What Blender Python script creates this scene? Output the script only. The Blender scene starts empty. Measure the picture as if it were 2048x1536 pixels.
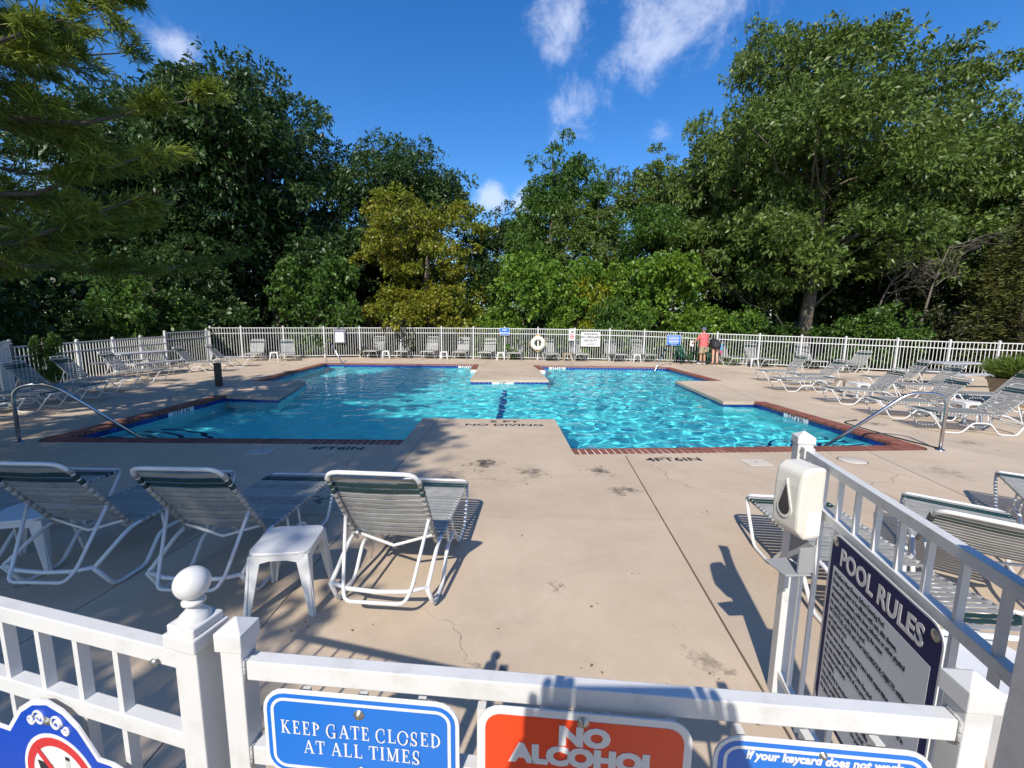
import bpy, bmesh, math, random
import numpy as np
from mathutils import Vector, Matrix
R = math.radians
scn = bpy.context.scene
COL = scn.collection

# ------------------------------------------------------------------ camera
F_PX, W_PX = 850.0, 2048.0
CAM_H, HZ, ROLL = 1.78, 650.0, R(0.65)
PITCH = math.atan((768 - HZ) / F_PX)
cam = bpy.data.objects.new('camera', bpy.data.cameras.new('camera'))
COL.objects.link(cam)
cam.data.sensor_width = 36.0
cam.data.lens = F_PX / W_PX * 36.0
cam.data.clip_start, cam.data.clip_end = 0.02, 2000
_c, _s, _cr, _sr = math.cos(PITCH), math.sin(PITCH), math.cos(ROLL), math.sin(ROLL)
_right = Vector((_cr, _sr * _s, _sr * _c)); _up = Vector((-_sr, _cr * _s, _cr * _c)); _fw = Vector((0, _c, -_s))
cam.matrix_world = Matrix((( _right.x, _up.x, -_fw.x, 0), (_right.y, _up.y, -_fw.y, 0), (_right.z, _up.z, -_fw.z, CAM_H), (0, 0, 0, 1)))
scn.camera = cam

# ------------------------------------------------------------------ sun, sky, exposure
SUN_EL, SUN_AZ = R(42), R(17)          # shadows fall towards +Y, 17 degrees to the right
sun_dir = Vector((math.sin(SUN_AZ) * math.cos(SUN_EL), math.cos(SUN_AZ) * math.cos(SUN_EL), -math.sin(SUN_EL)))
sun = bpy.data.objects.new('sun', bpy.data.lights.new('sun', 'SUN'))
COL.objects.link(sun)
sun.data.energy = 4.3
sun.data.angle = R(0.53)
sun.data.color = (1.0, 0.93, 0.83)
sun.rotation_euler = sun_dir.to_track_quat('-Z', 'Y').to_euler()
sun.data.cycles.is_caustics_light = True

world = bpy.data.worlds.new('World'); scn.world = world; world.use_nodes = True
nt = world.node_tree; nt.nodes.clear()
def wn(t, **k):
    n = nt.nodes.new(t)
    for a, b in k.items(): setattr(n, a, b)
    return n
sky = wn('ShaderNodeTexSky', sky_type='NISHITA', sun_disc=False)
sky.sun_elevation = SUN_EL
sky.sun_rotation = math.atan2(-sun_dir.x, -sun_dir.y)
sky.air_density, sky.dust_density, sky.ozone_density = 1.0, 0.5, 3.0
hs = wn('ShaderNodeHueSaturation'); hs.inputs['Hue'].default_value = 0.508; hs.inputs['Saturation'].default_value = 1.35; hs.inputs['Value'].default_value = 1.0
nt.links.new(sky.outputs[0], hs.inputs['Color'])
tc = wn('ShaderNodeTexCoord')
def wmath(op, a, b=None):
    n = wn('ShaderNodeMath', operation=op)
    for i, v in enumerate((a, b)):
        if v is None: continue
        if isinstance(v, (int, float)): n.inputs[i].default_value = v
        else: nt.links.new(v, n.inputs[i])
    return n.outputs[0]
# fair-weather clouds: patches on the dome, broken up by noise
CLOUDS = [((0.30, 0.765, 0.575), 0.165, 1.1), ((0.245, 0.825, 0.51), 0.11, 1.0), ((0.087, 0.838, 0.538), 0.10, .9), ((0.128, 0.898, 0.42), 0.09, .9), ((0.175, 0.862, 0.475), 0.055, .65),
          ((-0.535, 0.73, 0.42), 0.05, 1.0), ((-0.05, 0.955, 0.265), 0.05, 1.2), ((0.03, 0.96, 0.26), 0.05, 1.2), ((0.281, 0.883, 0.377), 0.04, .45),
          ((-0.25, 0.95, 0.18), 0.12, 1.0), ((0.42, 0.885, 0.19), 0.12, 1.0), ((-0.65, 0.72, 0.2), 0.16, .9), ((0.75, 0.62, 0.22), 0.16, .9),
          ((-0.8, -0.4, 0.45), 0.2, 1.0), ((0.7, -0.5, 0.5), 0.2, 1.0), ((0.1, -0.85, 0.3), 0.2, 1.0), ((-0.2, -0.3, 0.93), 0.13, .9), ((0.9, 0.2, 0.4), 0.15, .9)]
nz = wn('ShaderNodeTexNoise'); nz.inputs['Scale'].default_value = 11.0; nz.inputs['Detail'].default_value = 12.0; nz.inputs['Roughness'].default_value = 0.66; nz.inputs['Distortion'].default_value = 0.25
nt.links.new(tc.outputs['Generated'], nz.inputs['Vector'])
acc = None
for d, rad, amp in CLOUDS:
    dv = Vector(d).normalized()
    vd = wn('ShaderNodeVectorMath', operation='DISTANCE'); vd.inputs[1].default_value = dv
    nt.links.new(tc.outputs['Generated'], vd.inputs[0])
    m = wn('ShaderNodeMapRange', interpolation_type='SMOOTHSTEP')
    m.inputs['From Min'].default_value = rad * 1.25; m.inputs['From Max'].default_value = 0.0
    m.inputs['To Min'].default_value = 0.0; m.inputs['To Max'].default_value = amp
    nt.links.new(vd.outputs['Value'], m.inputs['Value'])
    acc = m.outputs[0] if acc is None else wmath('MAXIMUM', acc, m.outputs[0])
cl = wmath('ADD', wmath('MULTIPLY', acc, 1.15), wmath('MULTIPLY', wmath('SUBTRACT', nz.outputs['Fac'], 0.5), 3.0))
cm = wn('ShaderNodeMapRange', interpolation_type='SMOOTHSTEP'); cm.inputs['From Min'].default_value = 0.28; cm.inputs['From Max'].default_value = 1.45
nt.links.new(cl, cm.inputs['Value'])
gate = wn('ShaderNodeMapRange'); gate.inputs['From Min'].default_value = 0.0; gate.inputs['From Max'].default_value = 0.45
nt.links.new(acc, gate.inputs['Value'])
mask = wmath('MULTIPLY', cm.outputs[0], gate.outputs[0])
mix = wn('ShaderNodeMix', data_type='RGBA'); mix.inputs['B'].default_value = (5.2, 5.5, 6.4, 1)
nt.links.new(wmath('MULTIPLY', mask, 0.56), mix.inputs['Factor']); nt.links.new(hs.outputs[0], mix.inputs['A'])
bg = wn('ShaderNodeBackground'); bg.inputs['Strength'].default_value = 0.15
nt.links.new(mix.outputs['Result'], bg.inputs['Color'])
wo = wn('ShaderNodeOutputWorld'); nt.links.new(bg.outputs[0], wo.inputs['Surface'])

vs = scn.view_settings
vs.view_transform = 'Standard'; vs.look = 'None'; vs.gamma = 1.0; vs.exposure = 0.38; vs.use_curve_mapping = False
scn.render.engine = 'CYCLES'
cy = scn.cycles
cy.use_denoising = True
cy.max_bounces = 8; cy.diffuse_bounces = 3; cy.glossy_bounces = 3; cy.transmission_bounces = 6; cy.transparent_max_bounces = 8
cy.sample_clamp_indirect = 6.0; cy.sample_clamp_direct = 0.0

# ------------------------------------------------------------------ materials
MATS = {}
def srgb(r, g, b):
    return tuple((c / 255 / 12.92) if c / 255 <= 0.04045 else ((c / 255 + 0.055) / 1.055) ** 2.4 for c in (r, g, b))
def mat(name, col, rough=0.5, var=0.0, vscale=6.0, metal=0.0, bump=0.0, bscale=60.0, spec=0.5, dirt=None, dirt_amt=0.0, dirt_scale=3.0, island=0.0):
    if name in MATS: return MATS[name]
    m = bpy.data.materials.new(name); m.use_nodes = True
    t = m.node_tree; b = t.nodes['Principled BSDF']
    b.inputs['Roughness'].default_value = rough; b.inputs['Metallic'].default_value = metal
    b.inputs['Specular IOR Level'].default_value = spec
    b.inputs['Base Color'].default_value = (*col, 1)
    out = None
    if var or bump or dirt or island:
        co = t.nodes.new('ShaderNodeTexCoord')
    if var:
        n = t.nodes.new('ShaderNodeTexNoise'); n.inputs['Scale'].default_value = vscale; n.inputs['Detail'].default_value = 6
        t.links.new(co.outputs['Object'], n.inputs['Vector'])
        mr = t.nodes.new('ShaderNodeMapRange'); mr.inputs['From Min'].default_value = .25; mr.inputs['From Max'].default_value = .75
        mr.inputs['To Min'].default_value = 1 - var; mr.inputs['To Max'].default_value = 1 + var
        t.links.new(n.outputs['Fac'], mr.inputs['Value'])
        mx = t.nodes.new('ShaderNodeMix'); mx.data_type = 'RGBA'; mx.blend_type = 'MULTIPLY'; mx.inputs['Factor'].default_value = 1
        mx.inputs['A'].default_value = (*col, 1)
        t.links.new(mr.outputs[0], mx.inputs['B']); out = mx.outputs['Result']
    if island:
        oi = t.nodes.new('ShaderNodeObjectInfo')
        mr = t.nodes.new('ShaderNodeMapRange'); mr.inputs['To Min'].default_value = 1 - island; mr.inputs['To Max'].default_value = 1 + island
        t.links.new(oi.outputs['Random'], mr.inputs['Value'])
        mx = t.nodes.new('ShaderNodeMix'); mx.data_type = 'RGBA'; mx.blend_type = 'MULTIPLY'; mx.inputs['Factor'].default_value = 1
        if out: t.links.new(out, mx.inputs['A'])
        else: mx.inputs['A'].default_value = (*col, 1)
        t.links.new(mr.outputs[0], mx.inputs['B']); out = mx.outputs['Result']
    if dirt:
        n = t.nodes.new('ShaderNodeTexNoise'); n.inputs['Scale'].default_value = dirt_scale; n.inputs['Detail'].default_value = 8; n.inputs['Roughness'].default_value = .65
        t.links.new(co.outputs['Object'], n.inputs['Vector'])
        mr = t.nodes.new('ShaderNodeMapRange'); mr.inputs['From Min'].default_value = .52; mr.inputs['From Max'].default_value = .75; mr.inputs['To Max'].default_value = dirt_amt
        t.links.new(n.outputs['Fac'], mr.inputs['Value'])
        mx = t.nodes.new('ShaderNodeMix'); mx.data_type = 'RGBA'; mx.inputs['B'].default_value = (*dirt, 1)
        if out: t.links.new(out, mx.inputs['A'])
        else: mx.inputs['A'].default_value = (*col, 1)
        t.links.new(mr.outputs[0], mx.inputs['Factor']); out = mx.outputs['Result']
    if out: t.links.new(out, b.inputs['Base Color'])
    if bump:
        n = t.nodes.new('ShaderNodeTexNoise'); n.inputs['Scale'].default_value = bscale; n.inputs['Detail'].default_value = 5
        t.links.new(co.outputs['Object'], n.inputs['Vector'])
        bp = t.nodes.new('ShaderNodeBump'); bp.inputs['Strength'].default_value = bump; bp.inputs['Distance'].default_value = .01
        t.links.new(n.outputs['Fac'], bp.inputs['Height']); t.links.new(bp.outputs[0], b.inputs['Normal'])
    MATS[name] = m; return m

def leaf_mat(name, col, col2, hue_noise=0.5, trans=0.35, nscale=0.35):
    """leaf: two hues mixed per leaf and in broad patches, some light passes through"""
    if name in MATS: return MATS[name]
    m = bpy.data.materials.new(name); m.use_nodes = True
    t = m.node_tree; t.nodes.clear()
    N = t.nodes.new; L = t.links.new
    geo = N('ShaderNodeNewGeometry'); co = N('ShaderNodeTexCoord')
    n = N('ShaderNodeTexNoise'); n.inputs['Scale'].default_value = nscale; n.inputs['Detail'].default_value = 3
    L(co.outputs['Object'], n.inputs['Vector'])
    a = N('ShaderNodeMath'); a.operation = 'MULTIPLY'; a.inputs[1].default_value = 0.55; L(geo.outputs['Random Per Island'], a.inputs[0])
    ms = N('ShaderNodeMapRange'); ms.inputs['From Min'].default_value = .35; ms.inputs['From Max'].default_value = .65; ms.inputs['To Max'].default_value = hue_noise; L(n.outputs['Fac'], ms.inputs['Value'])
    ad = N('ShaderNodeMath'); ad.operation = 'ADD'; L(a.outputs[0], ad.inputs[0]); L(ms.outputs[0], ad.inputs[1]); ad.use_clamp = True
    mx = N('ShaderNodeMix'); mx.data_type = 'RGBA'; mx.inputs['A'].default_value = (*col, 1); mx.inputs['B'].default_value = (*col2, 1); L(ad.outputs[0], mx.inputs['Factor'])
    rv = N('ShaderNodeMath'); rv.operation = 'MULTIPLY_ADD'; rv.inputs[1].default_value = 7.31; rv.inputs[2].default_value = 0.0; L(geo.outputs['Random Per Island'], rv.inputs[0])
    fr = N('ShaderNodeMath'); fr.operation = 'FRACT'; L(rv.outputs[0], fr.inputs[0])
    br = N('ShaderNodeMapRange'); br.inputs['To Min'].default_value = .6; br.inputs['To Max'].default_value = 1.4; L(fr.outputs[0], br.inputs['Value'])
    mu = N('ShaderNodeMix'); mu.data_type = 'RGBA'; mu.blend_type = 'MULTIPLY'; mu.inputs['Factor'].default_value = 1; L(mx.outputs['Result'], mu.inputs['A']); L(br.outputs[0], mu.inputs['B'])
    d = N('ShaderNodeBsdfPrincipled'); d.inputs['Roughness'].default_value = .42; d.inputs['Specular IOR Level'].default_value = .35; L(mu.outputs['Result'], d.inputs['Base Color'])
    tr = N('ShaderNodeBsdfTranslucent'); L(mu.outputs['Result'], tr.inputs['Color'])
    sh = N('ShaderNodeMixShader'); sh.inputs[0].default_value = trans; L(d.outputs[0], sh.inputs[1]); L(tr.outputs[0], sh.inputs[2])
    o = N('ShaderNodeOutputMaterial'); L(sh.outputs[0], o.inputs['Surface'])
    MATS[name] = m; return m

# ------------------------------------------------------------------ mesh helpers
class MB:
    def __init__(s): s.v = []; s.f = []; s.sm = []
    def add(s, vs, fs, smooth=False):
        o = len(s.v); s.v += [tuple(p) for p in vs]; s.f += [tuple(i + o for i in f) for f in fs]; s.sm += [smooth] * len(fs); return s
    def box(s, c, size, rz=0.0, M=None):
        x, y, z = (d / 2 for d in size); cz, sz = math.cos(rz), math.sin(rz)
        vs = []
        for i in (-1, 1):
            for j in (-1, 1):
                for k in (-1, 1):
                    p = Vector((i * x * cz - j * y * sz, i * x * sz + j * y * cz, k * z))
                    if M is not None: p = M @ p
                    vs.append(p + Vector(c))
        return s.add(vs, [(0, 1, 3, 2), (4, 6, 7, 5), (0, 4, 5, 1), (2, 3, 7, 6), (0, 2, 6, 4), (1, 5, 7, 3)])
    def tube(s, pts, r, n=8, closed=False):
        pts = [Vector(p) for p in pts]; m = len(pts)
        rs = r if isinstance(r, (list, tuple)) else [r] * m
        vs = []; prev = None
        for i, p in enumerate(pts):
            a = pts[i - 1] if (i > 0 or closed) else p
            b = pts[(i + 1) % m] if (i < m - 1 or closed) else p
            t = (b - a).normalized()
            if prev is None:
                u = t.orthogonal().normalized()
            else:
                u = (prev - t * prev.dot(t))
                u = u.normalized() if u.length > 1e-6 else t.orthogonal().normalized()
            prev = u; w = t.cross(u)
            for k in range(n):
                an = 2 * math.pi * k / n
                vs.append(p + (u * math.cos(an) + w * math.sin(an)) * rs[i])
        fs = []
        for i in range(m - 1 + (1 if closed else 0)):
            for k in range(n):
                fs.append((i * n + k, i * n + (k + 1) % n, ((i + 1) % m) * n + (k + 1) % n, ((i + 1) % m) * n + k))
        s.add(vs, fs, True)
        if not closed:
            o = len(s.v) - len(vs)
            s.f += [tuple(o + k for k in range(n))[::-1], tuple(o + (m - 1) * n + k for k in range(n))]; s.sm += [False, False]
        return s
    def lathe(s, prof, c=(0, 0, 0), n=20):
        vs = []; fs = []
        for r, z in prof:
            for k in range(n):
                a = 2 * math.pi * k / n; vs.append((c[0] + r * math.cos(a), c[1] + r * math.sin(a), c[2] + z))
        for i in range(len(prof) - 1):
            for k in range(n):
                fs.append((i * n + k, i * n + (k + 1) % n, (i + 1) * n + (k + 1) % n, (i + 1) * n + k))
        return s.add(vs, fs, True)
    def prism(s, poly, f0, f1):
        """poly: 2-D points; f0 / f1 map a 2-D point to the two 3-D sides"""
        n = len(poly)
        vs = [f0(p) for p in poly] + [f1(p) for p in poly]
        fs = [tuple(range(n))[::-1], tuple(range(n, 2 * n))] + [(i, (i + 1) % n, n + (i + 1) % n, n + i) for i in range(n)]
        return s.add(vs, fs)
    def mesh(s, name, m):
        me = bpy.data.meshes.new(name); me.from_pydata(s.v, [], s.f)
        if any(s.sm): me.polygons.foreach_set('use_smooth', s.sm)
        if m: me.materials.append(m)
        bm = bmesh.new(); bm.from_mesh(me); bmesh.ops.recalc_face_normals(bm, faces=bm.faces); bm.to_mesh(me); bm.free()
        me.update(); return me
    def build(s, name, m, parent=None, bevel=0.0, loc=None):
        return obj(name, s.mesh(name, m), parent, bevel, loc)
def obj(name, me, parent=None, bevel=0.0, loc=None, rz=None):
    o = bpy.data.objects.new(name, me); COL.objects.link(o); o.parent = parent
    if loc is not None: o.location = loc
    if rz is not None: o.rotation_euler = (0, 0, rz)
    if bevel:
        b = o.modifiers.new('bevel', 'BEVEL'); b.width = bevel; b.segments = 2; b.limit_method = 'ANGLE'
    return o
def tag(o, label, cat, group=None, kind=None):
    o['label'] = label
    if cat: o['category'] = cat
    if group: o['group'] = group
    if kind: o['kind'] = kind
    return o
def thing(name, label, cat, loc=(0, 0, 0), rz=0.0, group=None):
    o = bpy.data.objects.new(name, None); COL.objects.link(o); o.location = loc; o.rotation_euler = (0, 0, rz); o.empty_display_size = .1
    return tag(o, label, cat, group)
def copy_tree(o, parent=None):
    c = o.copy(); COL.objects.link(c); c.parent = parent
    for ch in o.children: copy_tree(ch, c)
    return c
def smooth_path(ctrl, rad, seg=4):
    """polyline with rounded corners"""
    P = [Vector(p) for p in ctrl]; out = [P[0]]
    for a, b, c in zip(P, P[1:], P[2:]):
        d1, d2 = a - b, c - b
        r = min(rad, d1.length * .45, d2.length * .45)
        s, e = b + d1.normalized() * r, b + d2.normalized() * r
        for k in range(seg + 1):
            t = k / seg; out.append(s * (1 - t) ** 2 + b * 2 * t * (1 - t) + e * t * t)
    out.append(P[-1]); return out
def rrect(w, h, r, n=5):
    pts = []
    for cx, cy, a0 in ((w / 2 - r, h / 2 - r, 0), (-w / 2 + r, h / 2 - r, 90), (-w / 2 + r, -h / 2 + r, 180), (w / 2 - r, -h / 2 + r, 270)):
        for k in range(n + 1):
            a = R(a0 + 90 * k / n); pts.append((cx + r * math.cos(a), cy + r * math.sin(a)))
    return pts
def plate(name, poly, m, parent, y0, y1, cx=0, cz=0):
    """flat sheet standing in the XZ plane of its parent, y0 the front, y1 the back"""
    return MB().prism(poly, lambda p: (p[0] + cx, y0, p[1] + cz), lambda p: (p[0] + cx, y1, p[1] + cz)).build(name, m, parent)
def ring_plate(name, outer, inner, m, parent, y0, y1, cx=0, cz=0):
    n = len(outer); b = MB(); vs = []
    for y in (y0, y1):
        for q in (outer, inner):
            vs += [(p[0] + cx, y, p[1] + cz) for p in q]
    fs = []
    for i in range(n):
        j = (i + 1) % n
        fs += [(i, j, n + j, n + i), (2 * n + i, 3 * n + i, 3 * n + j, 2 * n + j), (i, 2 * n + i, 2 * n + j, j), (n + i, n + j, 3 * n + j, 3 * n + i)]
    return b.add(vs, fs).build(name, m, parent)
TEXTS = []
def text(name, body, size, m, parent, loc, bold=0.0, shear=0.0, align='CENTER', sx=1.0, rot=(R(90), 0, 0), spacing=1.0):
    cu = bpy.data.curves.new(name, 'FONT'); cu.body = body; cu.size = size; cu.align_x = align; cu.align_y = 'CENTER'
    cu.offset = bold; cu.shear = shear; cu.extrude = 0.0004; cu.resolution_u = 3; cu.space_character = spacing
    cu.materials.append(m)
    o = bpy.data.objects.new(name, cu); COL.objects.link(o); o.parent = parent; o.location = loc; o.rotation_euler = rot; o.scale = (sx, 1, 1)
    TEXTS.append(o); return o

def texts_to_meshes():
    dg = bpy.context.evaluated_depsgraph_get()
    for o in TEXTS:
        me = bpy.data.meshes.new_from_object(o.evaluated_get(dg)); n = o.name
        q = bpy.data.objects.new(n, me); COL.objects.link(q); q.parent = o.parent; q.location = o.location; q.rotation_euler = o.rotation_euler; q.scale = o.scale
        bpy.data.objects.remove(o); q.name = n
    TEXTS.clear()
# ------------------------------------------------------------------ concrete and ground materials
def concrete_mat():
    m = bpy.data.materials.new('deck_concrete'); m.use_nodes = True
    t = m.node_tree; N = t.nodes.new; L = t.links.new; b = t.nodes['Principled BSDF']
    b.inputs['Roughness'].default_value = .82; b.inputs['Specular IOR Level'].default_value = .25
    co = N('ShaderNodeTexCoord'); P = co.outputs['Object']
    def noise(s, d=5, r=.55, dist=0):
        n = N('ShaderNodeTexNoise'); n.inputs['Scale'].default_value = s; n.inputs['Detail'].default_value = d; n.inputs['Roughness'].default_value = r; n.inputs['Distortion'].default_value = dist
        L(P, n.inputs['Vector']); return n.outputs['Fac']
    def rng(v, a, b_, c, d):
        q = N('ShaderNodeMapRange'); q.inputs['From Min'].default_value = a; q.inputs['From Max'].default_value = b_; q.inputs['To Min'].default_value = c; q.inputs['To Max'].default_value = d; L(v, q.inputs['Value']); return q.outputs[0]
    def mixc(f, A, B, blend='MIX'):
        q = N('ShaderNodeMix'); q.data_type = 'RGBA'; q.blend_type = blend
        for k, v in (('Factor', f), ('A', A), ('B', B)):
            if isinstance(v, tuple): q.inputs[k].default_value = (*v, 1)
            elif isinstance(v, (int, float)): q.inputs[k].default_value = v
            else: L(v, q.inputs[k])
        return q.outputs['Result']
    def mth(op, a, b_):
        q = N('ShaderNodeMath'); q.operation = op
        for i, v in enumerate((a, b_)):
            if isinstance(v, (int, float)): q.inputs[i].default_value = v
            else: L(v, q.inputs[i])
        return q.outputs[0]
    c = mixc(rng(noise(.55, 4), .3, .7, 0, 1), (.45, .355, .255), (.57, .455, .335))
    c = mixc(rng(noise(2.7, 8, .7), .42, .75, 0, .35), c, (.33, .255, .175))       # faint mottling
    c = mixc(rng(noise(14, 8, .75), .60, .74, 0, .5), c, (.27, .215, .16))          # weather specks
    c = mixc(rng(noise(70, 4, .6), .3, .7, .0, .22), c, (.52, .42, .31))             # sand grain
    c = mixc(rng(noise(.28, 6, .65, 1.2), .50, .68, 0, .38), c, (.30, .245, .185))   # broad weathering
    c = mixc(rng(noise(6.5, 9, .72), .56, .70, 0, .30), c, (.60, .52, .41))          # bleached scuffs
    # tar-like stains, each with a place of its own on the deck
    for (x, y, r, amp) in ((-.35, 5.3, .55, 1.0), (1.1, 5.05, .42, .9), (1.25, 4.45, .38, .75), (.25, 5.0, .5, .7), (1.05, 2.05, .25, .5), (.3, 2.7, .12, .6), (5.5, 5.2, .6, .35), (4.5, 4.0, .7, .3),
                           (6.9, 7.9, .5, .6), (7.3, 6.6, .5, .5), (-2.2, 6.9, .0001, 0), (8.2, 5.2, .8, .4), (1.2, 1.75, .16, .8), (1.15, 1.98, .1, .8)):
        vd = N('ShaderNodeVectorMath'); vd.operation = 'DISTANCE'; L(P, vd.inputs[0]); vd.inputs[1].default_value = (x, y, 0)
        near = rng(vd.outputs['Value'], r * 1.15, 0, 0, .36)
        sp = rng(mth('ADD', noise(7.5, 9, .8), near), .74, .86, 0, amp)
        c = mixc(sp, c, (.05, .045, .04))
    # hairline cracks
    wv = N('ShaderNodeTexNoise'); wv.inputs['Scale'].default_value = 2.0; wv.inputs['Detail'].default_value = 6; L(P, wv.inputs['Vector'])
    va = N('ShaderNodeVectorMath'); va.operation = 'MULTIPLY_ADD'; L(wv.outputs['Color'], va.inputs[0]); va.inputs[1].default_value = (.9, .9, 0); L(P, va.inputs[2])
    vo = N('ShaderNodeTexVoronoi'); vo.feature = 'DISTANCE_TO_EDGE'; vo.inputs['Scale'].default_value = .33; L(va.outputs[0], vo.inputs['Vector'])
    crack = mth('MULTIPLY', rng(vo.outputs['Distance'], 0.0005, 0.0016, 1, 0), rng(noise(.8, 2), .48, .56, 0, .85))
    c = mixc(crack, c, (.06, .05, .042))
    oi = N('ShaderNodeObjectInfo'); c = mixc(1.0, c, rng(oi.outputs['Random'], 0, 1, .93, 1.07), 'MULTIPLY')   # slab to slab
    L(c, b.inputs['Base Color'])
    bp = N('ShaderNodeBump'); bp.inputs['Strength'].default_value = .35; bp.inputs['Distance'].default_value = .004
    L(mth('ADD', noise(140, 3), mth('MULTIPLY', crack, -2.0)), bp.inputs['Height']); L(bp.outputs[0], b.inputs['Normal'])
    return m
M_DECK = concrete_mat()
M_JOINT = mat('joint_filler', (.045, .04, .035), .9, var=.3)
M_SOIL = mat('woodland_soil', (.05, .04, .025), .95, var=.5, vscale=1.5, dirt=(.03, .06, .015), dirt_amt=.8, dirt_scale=.8)
M_BRICK = mat('coping_brick', (.215, .075, .05), .75, var=.22, vscale=14, bump=.3, bscale=90, island=.22)
M_MORTAR = mat('mortar', (.72, .66, .58), .9, var=.12)
M_TILE = mat('blue_tile', (.012, .035, .20), .12, island=.3, spec=.6)
M_TILE_W = mat('white_tile', (.72, .74, .74), .2)
M_PLASTER = mat('pool_plaster', (.72, .92, .92), .6, var=.06, vscale=1.2)
M_NOSING = mat('dark_nosing', (.01, .03, .15), .3)
M_BLACK = mat('black_paint', (.02, .02, .022), .6)

# ------------------------------------------------------------------ ground
ground = MB()
gn = 24; gv = []; gf = []
for i in range(gn + 1):
    for j in range(gn + 1):
        x = -300 + 600 * i / gn; y = -200 + 700 * j / gn
        gv.append((x, y, -1.9))
for i in range(gn):
    for j in range(gn):
        a = i * (gn + 1) + j; gf.append((a, a + gn + 1, a + gn + 2, a + 1))
ground.add(gv, gf)
g = ground.build('ground', M_SOIL); tag(g, 'dark woodland ground under the trees round the pool', 'ground', kind='structure')

# pool outline, counter-clockwise; edge i runs from vertex i to i+1; b = brick coping, t = bare concrete tongue
POOL = [((-7.08, 6.05), 'b'), ((-1.65, 6.12), 't'), ((-1.69, 7.92), 't'), ((0.83, 7.98), 't'), ((0.88, 5.74), 'b'), ((6.34, 6.16), 'b'), ((6.16, 10.2), 't'), ((5.13, 10.16), 't'),
        ((5.41, 14.0), 't'), ((7.05, 14.15), 'b'), ((7.0, 18.85), 'b'), ((0.91, 19.0), 'b'), ((1.08, 16.95), 't'), ((1.2, 13.85), 't'), ((-1.36, 13.68), 't'), ((-1.41, 16.85), 'b'), ((-1.49, 19.1), 'b'),
        ((-8.49, 18.95), 'b'), ((-7.98, 12.85), 't'), ((-6.35, 12.97), 't'), ((-5.6, 10.05), 't'), ((-7.22, 10.2), 'b')]
V = [Vector(p) for p, _ in POOL]; K = [k for _, k in POOL]; NV = len(V)
def offset(amount):
    out = []
    def line(i):
        a, b = V[i], V[(i + 1) % NV]; d = (b - a).normalized(); n = Vector((-d.y, d.x)); return a + n * amount[K[i]], d
    for i in range(NV):
        p0, d0 = line(i - 1); p1, d1 = line(i)
        cr = d0.x * d1.y - d0.y * d1.x
        if abs(cr) < .15:
            n0 = Vector((-d0.y, d0.x)); n1 = Vector((-d1.y, d1.x))
            out += [V[i] + n0 * amount[K[i - 1]], V[i] + n1 * amount[K[i]]]
        else:
            t = ((p1 - p0).x * d1.y - (p1 - p0).y * d1.x) / cr
            out.append(p0 + d0 * t)
    return out
CW = .27
WALL = offset({'b': CW - .02, 't': -.03})
FLOOR_Z, WATER_Z = -1.35, -0.13

def deck_mesh():
    bm = bmesh.new()
    fo = [(-14.6, 20.6), (-13.35, 21.1), (-11.5, 21.7), (-9.75, 22.25), (-8.05, 22.8), (-3.7, 22.8), (1.3, 22.3), (6.75, 22.05), (8.4, 21.85), (10.0, 20.9), (13.1, 19.4), (16.1, 17.95), (18.75, 16.3), (19.3, 15.9), (20, 9), (20, -7), (-12.9, -7), (-12.9, 10.5), (-13.3, 13), (-14.0, 17)]
    def loop(pts):
        vs = [bm.verts.new((p[0], p[1], 0)) for p in pts]
        return [bm.edges.new((vs[i], vs[(i + 1) % len(vs)])) for i in range(len(vs))]
    es = loop(fo) + loop(V)
    bmesh.ops.triangle_fill(bm, use_beauty=True, use_dissolve=False, edges=es, normal=(0, 0, 1))
    bad = []
    def inside(p):
        c = False
        for i in range(NV):
            a, b = V[i], V[(i + 1) % NV]
            if (a.y > p.y) != (b.y > p.y) and p.x < (b.x - a.x) * (p.y - a.y) / (b.y - a.y) + a.x: c = not c
        return c
    bm.faces.ensure_lookup_table()
    bad = [f for f in bm.faces if inside(f.calc_center_median())]
    if bad: bmesh.ops.delete(bm, geom=bad, context='FACES')
    # control joints: a narrow strip is cut out along each line
    lines = [((1.27, 2.01), (1.59, 5.74), .007), ((-2.5, 4.73), (-2.37, 6.36), .006), ((-6.9, 5.5), (-5.0, 3.9), .004), ((-3, 3.76), (3, 3.70), .006), ((-12, 15.6), (-8, 15.65), .004),
             ((4.7, 3.2), (5.2, 5.9), .006), ((-1.2, 23), (-1.25, 19), .004), ((9.5, 8), (9.4, 14), .004), ((-3, .9), (3, .85), .004), ((-9.6, 6), (-9.7, 12), .004), ((-5, 8.9), (5, 9.0), .004), ((4.1, 15), (4.1, 21), .004)]
    for a, b, w in lines:
        a, b = Vector((*a, 0)), Vector((*b, 0)); d = (b - a).normalized(); n = Vector((-d.y, d.x, 0))
        for s in (-w, w):
            bmesh.ops.bisect_plane(bm, geom=bm.verts[:] + bm.edges[:] + bm.faces[:], plane_co=a + n * s, plane_no=n)
        kill = [f for f in bm.faces if abs((f.calc_center_median() - a).dot(n)) < w * .9]
        bmesh.ops.delete(bm, geom=kill, context='FACES')
    return bm
bm = deck_mesh()
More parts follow.
